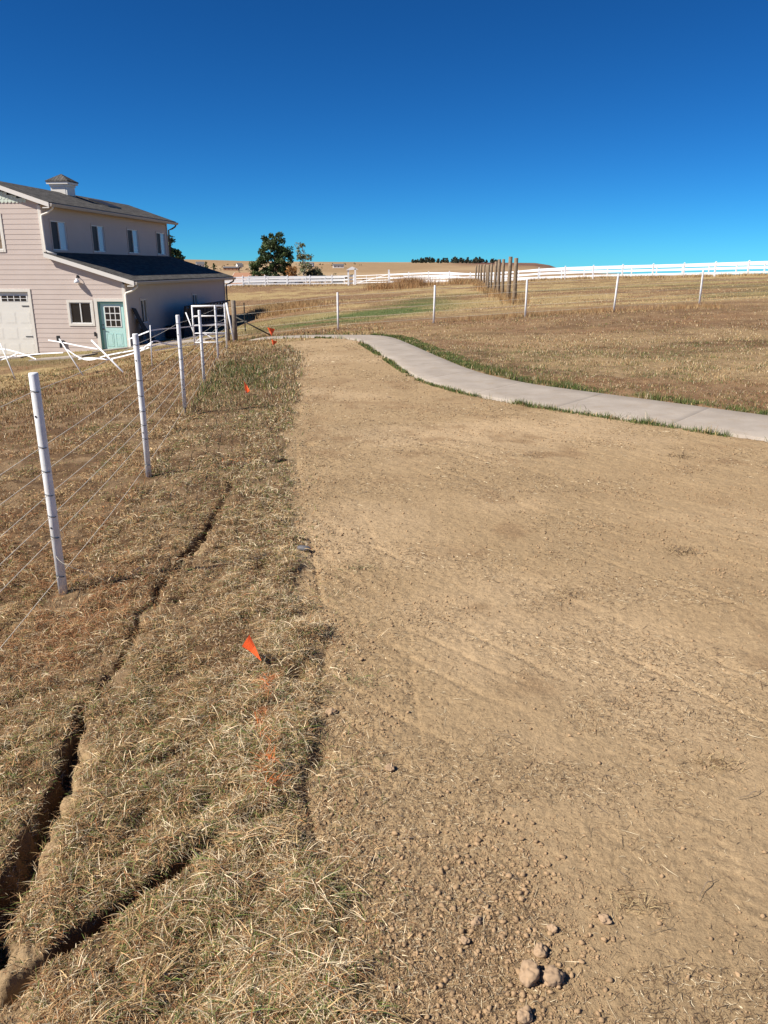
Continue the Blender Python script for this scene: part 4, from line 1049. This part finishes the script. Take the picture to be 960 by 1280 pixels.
TAPES = [
 [(-9.34,21.80,-0.34),(-8.68,21.20,-0.35),(-7.93,20.40,-0.37),(-6.97,19.00,-0.30)],
 [(-8.56,21.10,-0.53),(-8.24,20.80,-0.65),(-7.91,20.50,-0.73),(-7.56,20.20,-0.70),(-7.17,19.90,-0.57),(-6.53,19.30,-0.42),(-5.82,18.40,-0.26),(-5.25,17.70,-0.06)],
 [(-11.78,22.80,-0.63),(-11.11,22.60,-0.66),(-10.87,22.40,-0.64),(-10.20,22.00,-0.73),(-9.66,21.60,-0.84)],
 [(-12.05,23.20,-1.02),(-11.24,22.80,-0.91),(-10.54,22.50,-0.85),(-9.71,22.00,-0.73),(-8.80,21.40,-0.64)],
 [(-12.00,23.20,-1.19),(-11.35,23.00,-1.02),(-10.82,22.40,-0.89),(-10.33,22.00,-0.71)],
 [(-6.88,19.50,-0.60),(-6.31,18.90,-0.46),(-5.78,18.30,-0.30),(-5.25,17.70,-0.11),(-5.32,19.00,-0.15),(-5.40,20.50,-0.24),(-5.53,23.50,-0.35),(-4.76,24.50,-0.38)],
 [(-5.88,18.00,0.02),(-5.80,18.00,0.04),(-5.54,17.90,0.14),(-5.18,17.70,0.26),(-5.28,20.00,0.12),(-5.37,22.80,-0.02),(-4.75,24.40,-0.03)],
 [(-5.60,18.00,-0.22),(-5.40,17.90,-0.09),(-5.20,17.80,0.02),(-5.25,18.60,-0.14),(-5.24,20.00,-0.33)],
 [(-5.73,19.50,-0.39),(-5.70,21.00,-0.47),(-5.83,23.00,-0.60),(-5.78,24.50,-0.70)],
 [(-7.86,20.00,-0.66),(-7.62,20.00,-0.62),(-6.96,19.50,-0.60),(-6.62,19.00,-0.57)],
]
tape_fence()

# ================================================================ WHITE RAIL FENCES
def rail_fence(label, P_, spacing=2.9, H=1.3, rails=(.28,.72,1.14), group=None, tall=()):
    P_ = np.array(P_, float); Q = resample(P_, spacing); x0, y0 = Q[0]; z0 = gz(x0, y0)
    F_ = empty('rail_fence', (x0, y0, z0), label, 'fence')
    Z = [float(macro(x, y)) for x, y in Q]
    for i, (x, y) in enumerate(Q):
        m = MB(); h = H+(.25 if i in tall else 0); X, Y, Zz = x-x0, y-y0, Z[i]-z0
        m.box((X-.065, Y-.065, Zz-.3), (X+.065, Y+.065, Zz+h)); m.add([(X-.08, Y-.08, Zz+h), (X+.08, Y-.08, Zz+h), (X+.08, Y+.08, Zz+h), (X-.08, Y+.08, Zz+h), (X, Y, Zz+h+.07)], [(0,1,4),(1,2,4),(2,3,4),(3,0,4),(3,2,1,0)])
        m.build('post', 'vinyl', F_)
    for h in rails:
        m = MB(); n = len(Q); vs = []
        for i, (x, y) in enumerate(Q):
            t = Q[min(i+1, n-1)]-Q[max(i-1, 0)]; t = t/np.linalg.norm(t); nn = np.array([-t[1], t[0]])*.022
            z = Z[i]-z0
            vs += [(x-x0+nn[0], y-y0+nn[1], z+h-.09), (x-x0-nn[0], y-y0-nn[1], z+h-.09), (x-x0-nn[0], y-y0-nn[1], z+h+.09), (x-x0+nn[0], y-y0+nn[1], z+h+.09)]
        fs = [(0,1,2,3)]
        for i in range(n-1):
            a = 4*i; b = a+4; fs += [(a,a+1,b+1,b),(a+1,a+2,b+2,b+1),(a+2,a+3,b+3,b+2),(a+3,a,b,b+3)]
        fs.append((4*n-1,4*n-2,4*n-3,4*n-4)); m.add(vs, fs); m.build('rail', 'vinyl', F_)
rail_fence('white three rail fence left of the far gate, behind the pine tree\'s foot', [(-62,108),(-30,105.5),(-18.7,104.6),(-8,104.4),(-3.9,103.6)], 2.86)
rail_fence('long white three rail fence climbing to the right in front of the sky', [(.7,100.5),(8,94.5),(17.4,86),(28.2,79),(36,71.5),(52,59),(66,47)], 2.95)
rail_fence('second white rail fence farther back, seen through the rails of the nearer one', [(3,121),(14,114),(30,104),(46,95),(62,88)], 3.0)
rail_fence('far white rail fence left of the gate, partly hidden behind the nearer left fence', [(-45,126),(-20,124),(-6,122)], 3.0)
def far_gate():
    x0, y0 = -3.7, 103.4; z0 = gz(x0, y0); G_ = empty('farm_gate', (x0, y0, z0), 'white farm gate with taller posts between the two white rail fences', 'gate')
    zz = float(macro(.6, 100.7))-z0
    for (x, y, z, h) in ((0, 0, 0, 2.05), (4.3, -2.7, zz, 1.75), (-.9, .1, 0, 1.85)):
        m = MB(); m.box((x-.1, y-.1, z-.3), (x+.1, y+.1, z+h)); m.build('post', 'vinyl', G_)
    m = MB(); m.prism([(-1.2, -.1, 1.85), (.4, -.1, 1.95), (-.4, -.1, 2.3)], (0, .3, 0)); m.build('cap', 'vinyl', G_)
    for h in (.25, .5, .8, 1.15): m = MB(); m.tube([(.1, -.05, h), (4.2, -2.65, h+zz)], .045, 6); m.build('bar', 'vinyl', G_)
    m = MB(); m.tube([(.1,-.05,.25),(4.2,-2.65,1.15+zz)], .04, 6); m.build('brace', 'vinyl', G_)
    for t in (.33, .66): m = MB(); m.tube([(.1+4.1*t,-.05-2.6*t,.25+zz*t),(.1+4.1*t,-.05-2.6*t,1.15+zz*t)], .04, 6); m.build('upright', 'vinyl', G_)
far_gate()
WP = [(6.25,38.2,2.11),(6.62,42.5,2.24),(6.83,46.0,2.13),(7.16,50.0,2.16),(7.54,54.5,2.09),(7.89,59.0,2.03),(8.27,63.5,1.98),(8.67,68.0,1.94),(9.09,73.0,1.92),(9.44,78.0,1.86),(9.88,84.0,1.9),(10.27,90.0,2.0)]
names = ['nearest wooden post of the row, rightmost, standing in dry grass', 'second wooden post from the near end, the tallest looking one', 'third wooden post from the near end of the row', 'fourth wooden post from the near end of the row', 'fifth wooden post from the near end of the row', 'sixth wooden post from the near end of the row',
 'sixth wooden post from the far end of the row', 'fifth wooden post from the far end of the row', 'fourth wooden post from the far end of the row', 'third wooden post from the far end of the row', 'second wooden post from the far end of the row', 'farthest wooden post, leftmost of the row by the rail fence']
for i, ((x, y, h), lab) in enumerate(zip(WP, names)):
    r = .10+.012*math.sin(i*2.3); lx = .035*math.sin(i*1.9); m = MB()
    m.tube([(0,0,-.2),(lx*.3,0,h*.3),(lx*.7,0,h*.7),(lx,0,h-.01),(lx,0,h)], [r*1.05,r,r*.96,r*.93,r*.85], 12)
    o = m.build('wooden_post', 'wood_post', smooth=True); o.location = (x, y, gz(x, y)); tag(o, lab, 'post', 'row of bare wooden posts in the dry field')

# ================================================================ MARKING FLAGS
def flag(x, y, h, poly, fold, lab, lean=(0,0), cs=1):
    z = gz(x, y); o = empty('marking_flag', (x, y, z), lab, 'flag', 'orange marking flags')
    m = MB(); m.tube([(0,0,-.05),(lean[0]*.5,lean[1]*.5,h*.5),(lean[0],lean[1],h)], .0014*cs, 5); m.build('wire_stake', 'wire', o)
    m = MB(); n = 7; vs = []; A, B, C_ = [Vector(p) for p in poly]
    # a triangle of creased plastic film, with a real thickness
    rows = []
    for i in range(n+1):
        for j in range(n+1-i):
            a = i/n; b = j/n; p = A*(1-a-b)+B*a+C_*b; p = p+Vector((0, -1, .25))*fold*(math.sin(a*5.5+b*2.0)*.6+abs(b-.45)*1.4); rows.append(p)
    idx = {}; k = 0
    for i in range(n+1):
        for j in range(n+1-i): idx[i, j] = k; k += 1
    fs = []
    for i in range(n):
        for j in range(n-i):
            fs.append((idx[i,j], idx[i+1,j], idx[i,j+1]))
            if j < n-i-1: fs.append((idx[i+1,j], idx[i+1,j+1], idx[i,j+1]))
    m.add(rows, fs); m.add([p+Vector((0, .0012, 0)) for p in rows], [f[::-1] for f in fs])
    pn = m.build('pennant', 'orange', o); return o
flag(-.535, 2.83, .135, [(-.012,0,.145),(-.047,.0,.090),(.036,-.02,.038)], .012, 'creased orange triangular flag in the grass, nearest the camera', (-.01,.0))
flag(-1.83, 10.2, .22, [(-.02,0,.20),(-.01,.0,.02),(.055,-.01,.06)], .02, 'narrow upright orange flag in the grass strip halfway to the house', (-.01,0), 2)
flag(-3.45, 24.0, .28, [(-.10,0,.25),(.12,.0,.22),(.02,-.0,.0)], .05, 'orange flag at the foot of the slanting steel brace', (0,0), 3)
flag(-2.64, 18.83, .2, [(-.06,0,.17),(.07,.0,.12),(-.03,-.0,.02)], .03, 'orange flag at the far end of the bare soil', (0,0), 3)

# ================================================================ TREES
def leaf_cloud(name, centers, rads, per, size, cols, m, parent, drop=.25, flat=1.0, mult=None):
    Vs = []; n = len(centers); C_ = np.repeat(centers, per, 0); Rr = np.repeat(rads, per)
    k = len(C_); d = RNG.normal(size=(k, 3)); d /= np.linalg.norm(d, axis=1, keepdims=True); rr = RNG.random(k)**(1/2.2)
    P_ = C_+d*(Rr*rr)[:, None]*np.array([1, 1, .8*flat])
    keep = RNG.random(k) > drop; P_ = P_[keep]; k = len(P_)
    a = RNG.normal(size=(k, 3)); a /= np.linalg.norm(a, axis=1, keepdims=True); b = np.cross(a, RNG.normal(size=(k, 3))); b /= np.linalg.norm(b, axis=1, keepdims=True)
    s = size*(.6+.8*RNG.random(k))[:, None]
    V = np.stack([P_-a*s-b*s*.5, P_+a*s-b*s*.4, P_+a*s*.8+b*s*.5, P_-a*s*.9+b*s*.5], 1).reshape(-1, 3)
    cc = np.array(cols); base = cc[RNG.integers(0, len(cc), n)]; base = np.repeat(base, per, 0)[keep]
    T = np.repeat(base*(.7+.6*RNG.random((k, 1))), 4, 0)
    F = np.arange(4*k).reshape(-1, 4)
    return np_mesh(name, V, F, m, parent, tint=T)
def tree(name, x, y, lab, cat, top, crowns, cols, n_cl, rad_cl, per, size, trunk_r=.2, drop=.25, group=None, bark='bark', trunk_top=.8, stems=1):
    """crowns: ellipsoids (dx, dz_centre, rx, rz) in metres that fill the outline; top = tree height"""
    z = gz(x, y); o = empty(name, (x, y, z), lab, cat, group); cs = []; rs = []
    for (dx, dz, rx, rz, w) in crowns:
        k = max(3, int(n_cl*w)); d = RNG.normal(size=(k, 3)); d /= np.linalg.norm(d, axis=1, keepdims=True); d *= (.45+.55*RNG.random((k, 1))**.6)
        cs.append(np.stack([dx+d[:, 0]*rx, d[:, 1]*rx, dz+d[:, 2]*rz], 1)); rs.append(rad_cl*(.6+.7*RNG.random(k)))
    cs = np.vstack(cs); rs = np.concatenate(rs)
    leaf_cloud('crown', cs, rs, per, size, cols, 'leaves', o, drop)
    m = MB()
    for s in range(stems):
        ox = (s-(stems-1)/2)*.3*trunk_r*8; m.tube([(ox*.3,0,-.3),(ox*.6,0,top*.25),(ox+.02*top,0,top*.5),(ox,0,top*trunk_top)], [trunk_r,trunk_r*.8,trunk_r*.55,trunk_r*.15], 8)
    for i in range(min(22, len(cs))):
        c = cs[i*len(cs)//22 % len(cs)]; h0 = max(top*.12, min(c[2]-.12*top, top*trunk_top)); m.tube([(0, 0, h0), (c[0]*.5, c[1]*.5, (h0+c[2])/2+.05*top), tuple(c)], [trunk_r*.35, trunk_r*.22, trunk_r*.08], 5)
    m.build('trunk', bark, o, smooth=True); return o
PG = [(.075,.115,.040),(.058,.095,.034),(.10,.135,.046),(.048,.078,.030)]
tree('pine_tree', -18.3, 135, 'large dark green pine behind the left white rail fence', 'tree', 8.9, [(.1,7.6,1.9,1.2,.26),(.0,5.9,2.5,1.5,.34),(1.5,4.6,2.1,2.0,.30),(-1.9,4.9,1.4,1.0,.12),(-2.9,3.2,1.3,1.3,.18),(.2,2.6,2.6,1.3,.26)], PG, 92, .62, 120, .13, .28, .12)
tree('aspen_tree', -14.0, 140, 'thin sparse pale green tree right of the big pine', 'tree', 8.2, [(-.4,6.4,.8,1.5,.3),(.2,4.6,1.3,1.6,.4),(.6,3.2,1.6,1.2,.3)], [(.16,.20,.10),(.22,.24,.13),(.26,.22,.10)], 60, .50, 34, .12, .07, .3, stems=3, bark='house_wall_far')
tree('orange_shrub', -15.2, 132, 'orange autumn shrub between the big pine and the thin tree', 'shrub', 3.4, [(0,2.4,.9,1.2,1)], [(.42,.20,.06),(.34,.18,.07),(.5,.28,.1)], 26, .4, 50, .11, .05, .3)
tree('round_bush', -11.7, 138, 'round dark bush low behind the rail fence, right of the thin tree', 'shrub', 3.2, [(0,2.0,1.8,1.2,1)], [(.09,.10,.05),(.06,.075,.03),(.14,.12,.06)], 34, .55, 60, .13, .08, .2)
tree('low_bush', -8.2, 140, 'lower brownish bush at the right end of the trees behind the fence', 'shrub', 2.4, [(0,1.5,1.7,.8,1)], [(.12,.10,.055),(.08,.08,.04),(.2,.15,.08)], 24, .5, 50, .13, .06, .25)
tree('spruce_tree', -15.75, 60, 'dark spruce showing past the far corner of the house', 'tree', 5.6, [(-.4,4.8,.5,.7,.15),(-.2,3.8,.9,.8,.3),(0,2.4,1.2,1.0,.5)], PG, 60, .38, 90, .085, .12, .15)
for i, (x, y, h, lab) in enumerate([(-225.5,1022,11,'small dark conifer on the far hillside left of the long low building'), (-216.5,1028,10,'small dark conifer on the far hillside next to the long low building'), (-246,1060,6,'low shrub on the far hillside by the white gabled house')]):
    tree('hill_conifer', x, y, lab, 'tree', h, [(0,h*.35,h*.27,h*.28,.6),(0,h*.68,h*.16,h*.28,.4)], PG, 26, h*.09, 26, .5, .3, .2, group='small trees on the far hillside')
# trees along the far mesa: they read as one dark mass
def mesa_wood():
    cs = []; rs = []
    for i in range(150):
        azd = RNG.uniform(1.9, 8.2); r = RNG.uniform(1640, 1780); x = r*math.sin(R(azd)); y = r*math.cos(R(azd))
        if azd < 2.6 and RNG.random() < .3: continue
        g = float(macro(x, y)); h = (3+9*RNG.random()**1.5)*(.55+.45*float(sstep(1.9, 3.4, azd)))*(1-.5*float(sstep(7.2, 8.2, azd))); 
        for k in range(3): cs.append((x+RNG.normal(0, .8), y, g+h*(.3+.28*k))); rs.append(h*(.34-.08*k))
    o = leaf_cloud('mesa_wood', np.array(cs), np.array(rs), 26, 1.3, [(.045,.058,.036),(.065,.07,.045)], 'leaves', None, .1)
    tag(o, 'band of dark trees along the top of the far red brown hill', 'woodland', kind='stuff')
mesa_wood()
def far_scrub():
    n = 260; a = RNG.uniform(-19, -1, n); r = RNG.uniform(560, 1350, n); x = r*np.sin(np.radians(a)); y = r*np.cos(np.radians(a)); k = fbm(x, y, 150, 2, 200) > .5; x = x[k]; y = y[k]
    z = macro(x, y); o = leaf_cloud('far_scrub', np.stack([x, y, z+.8], 1), 1.2+1.3*RNG.random(len(x)), 10, .8, [(.12,.10,.055),(.08,.09,.045),(.2,.13,.07)], 'leaves', None, .1)
    tag(o, 'scattered low scrub on the far tan hillside', 'scrub', kind='stuff')
far_scrub()

# ================================================================ FAR HOUSES
def far_house(x, y, w, d, h, rh, wall, roof, lab, rz=0, z=None, gable=True, wins=3, name='far_house'):
    z = gz(x, y)-.3 if z is None else z; o = empty(name, (x, y, z), lab, 'house', None, rz)
    m = MB(); m.prism([(-w/2,-d/2,0),(w/2,-d/2,0),(w/2,-d/2,h),(-w/2,-d/2,h)], (0,d,0)); m.prism([(-w/2,-d/2,h),(-w/2,d/2,h),(-w/2,0,h+rh)], (w,0,0)); m.build('wall', wall, o)
    m = MB(); e = .5
    for s in (-1, 1): m.prism([(-w/2-e, s*(d/2+e), h-.25*rh*e/d*2), (-w/2-e, 0, h+rh+.02), (-w/2-e, 0, h+rh+.22), (-w/2-e, s*(d/2+e), h-.25*rh*e/d*2+.2)], (w+2*e, 0, 0))
    m.build('roof', roof, o)
    for i in range(wins):
        cx = -w/2+w*(i+.5)/wins; m = MB(); m.box((cx-.5,-d/2-.04,h*.4),(cx+.5,-d/2-.005,h*.8)); m.build('window', 'dark_glass', o)
    for s in (-1, 1):
        m = MB(); m.prism([(s*(w/2+e), -(d/2+e), h-.05), (s*(w/2+e), 0, h+rh+.24), (s*(w/2+e), 0, h+rh-.1), (s*(w/2+e), -(d/2+e), h-.38)], (s*.06, 0, 0)); m.build('rake_board', 'fascia_white', o)
    return o
far_house(-26.3, 158, 5.5, 8.5, 2.5, 2.4, 'house_wall_far', 'roof_brown', 'house with a rusty brown roof just behind the left white rail fence', R(-12), z=-4.6, wins=2)
far_house(-20.6, 150, 8.5, 8, 1.9, 1.35, 'house_wall_far', 'roof_grey', 'pale house with a dark grey roof just behind the left white rail fence', R(-6), z=-3.45, wins=3)
far_house(-263, 1154, 11, 9, 5.5, 3.2, 'fascia_white', 'roof_grey', 'white gabled house on the far hillside nearest the barn house', R(20))
far_house(-197, 1040, 19, 9, 3.4, 1.5, 'roof_brown', 'roof_grey', 'long low building with a dark roof on the far hillside', R(0), wins=4)
far_house(-216, 1204, 8, 8, 3.5, 2.5, 'fascia_white', 'roof_grey', 'small white house on the far hillside above the long low building', R(30))
far_house(-194.7, 1196, 9, 8, 3.5, 2, 'house_wall_far', 'roof_grey', 'pale house on the far hillside just left of the big pine', R(-20))
far_house(-64.8, 1144, 15, 8, 3.6, 2, 'fascia_white', 'roof_grey', 'low white house alone on the far hillside right of the trees', R(8))
far_house(-111, 1189, 14, 8, 4, 2.2, 'fascia_white', 'roof_grey', 'white house on the far hillside seen just right of the thin tree', R(-8))

# ================================================================ LIGHT, SKY, CAMERA
SUN_EL, SUN_AZ = 44.0, 247.0      # the sun stands behind and to the left of the camera
w = bpy.data.worlds.new('World'); S.world = w; w.use_nodes = True; nt = w.node_tree
bg = nt.nodes['Background']; sky = nt.nodes.new('ShaderNodeTexSky'); sky.sky_type = 'NISHITA'; sky.sun_disc = False
sky.sun_elevation = R(SUN_EL); sky.sun_rotation = R(SUN_AZ); sky.altitude = 2000; sky.air_density = .75; sky.dust_density = 0; sky.ozone_density = 3.5
gm = nt.nodes.new('ShaderNodeGamma'); gm.inputs['Gamma'].default_value = 1.2
hs = nt.nodes.new('ShaderNodeHueSaturation'); hs.inputs['Saturation'].default_value = 1.1
vm = nt.nodes.new('ShaderNodeVectorMath'); vm.operation = 'MULTIPLY'; vm.inputs[1].default_value = (.18, .62, .86)
nt.links.new(sky.outputs['Color'], gm.inputs['Color']); nt.links.new(gm.outputs['Color'], hs.inputs['Color']); nt.links.new(hs.outputs['Color'], vm.inputs[0])
nt.links.new(vm.outputs['Vector'], bg.inputs['Color']); bg.inputs['Strength'].default_value = .057
L = bpy.data.lights.new('sun', 'SUN'); L.energy = 5.0; L.angle = R(.53); L.color = (1, .93, .83)
so = bpy.data.objects.new('sun', L); COL.objects.link(so)
a = R(SUN_AZ); e = R(SUN_EL); dvec = Vector((math.sin(a)*math.cos(e), math.cos(a)*math.cos(e), math.sin(e)))
so.rotation_euler = (-dvec).to_track_quat('-Z', 'Y').to_euler()
cam = bpy.data.cameras.new('camera'); cam.sensor_fit = 'VERTICAL'; cam.sensor_height = 24; cam.lens = 18.0; cam.clip_start = .05; cam.clip_end = 12000
co = bpy.data.objects.new('camera', cam); COL.objects.link(co); co.location = (0, 0, 1.6+0); co.rotation_euler = (R(90-17.7), 0, 0); S.camera = co
S.view_settings.view_transform = 'Standard'; S.view_settings.look = 'None'; S.view_settings.gamma = 1; S.view_settings.exposure = .58
S.render.engine = 'CYCLES'; S.cycles.max_bounces = 5; S.cycles.diffuse_bounces = 3; S.cycles.glossy_bounces = 3; S.cycles.transparent_max_bounces = 4
S.render.resolution_x = 768; S.render.resolution_y = 1024
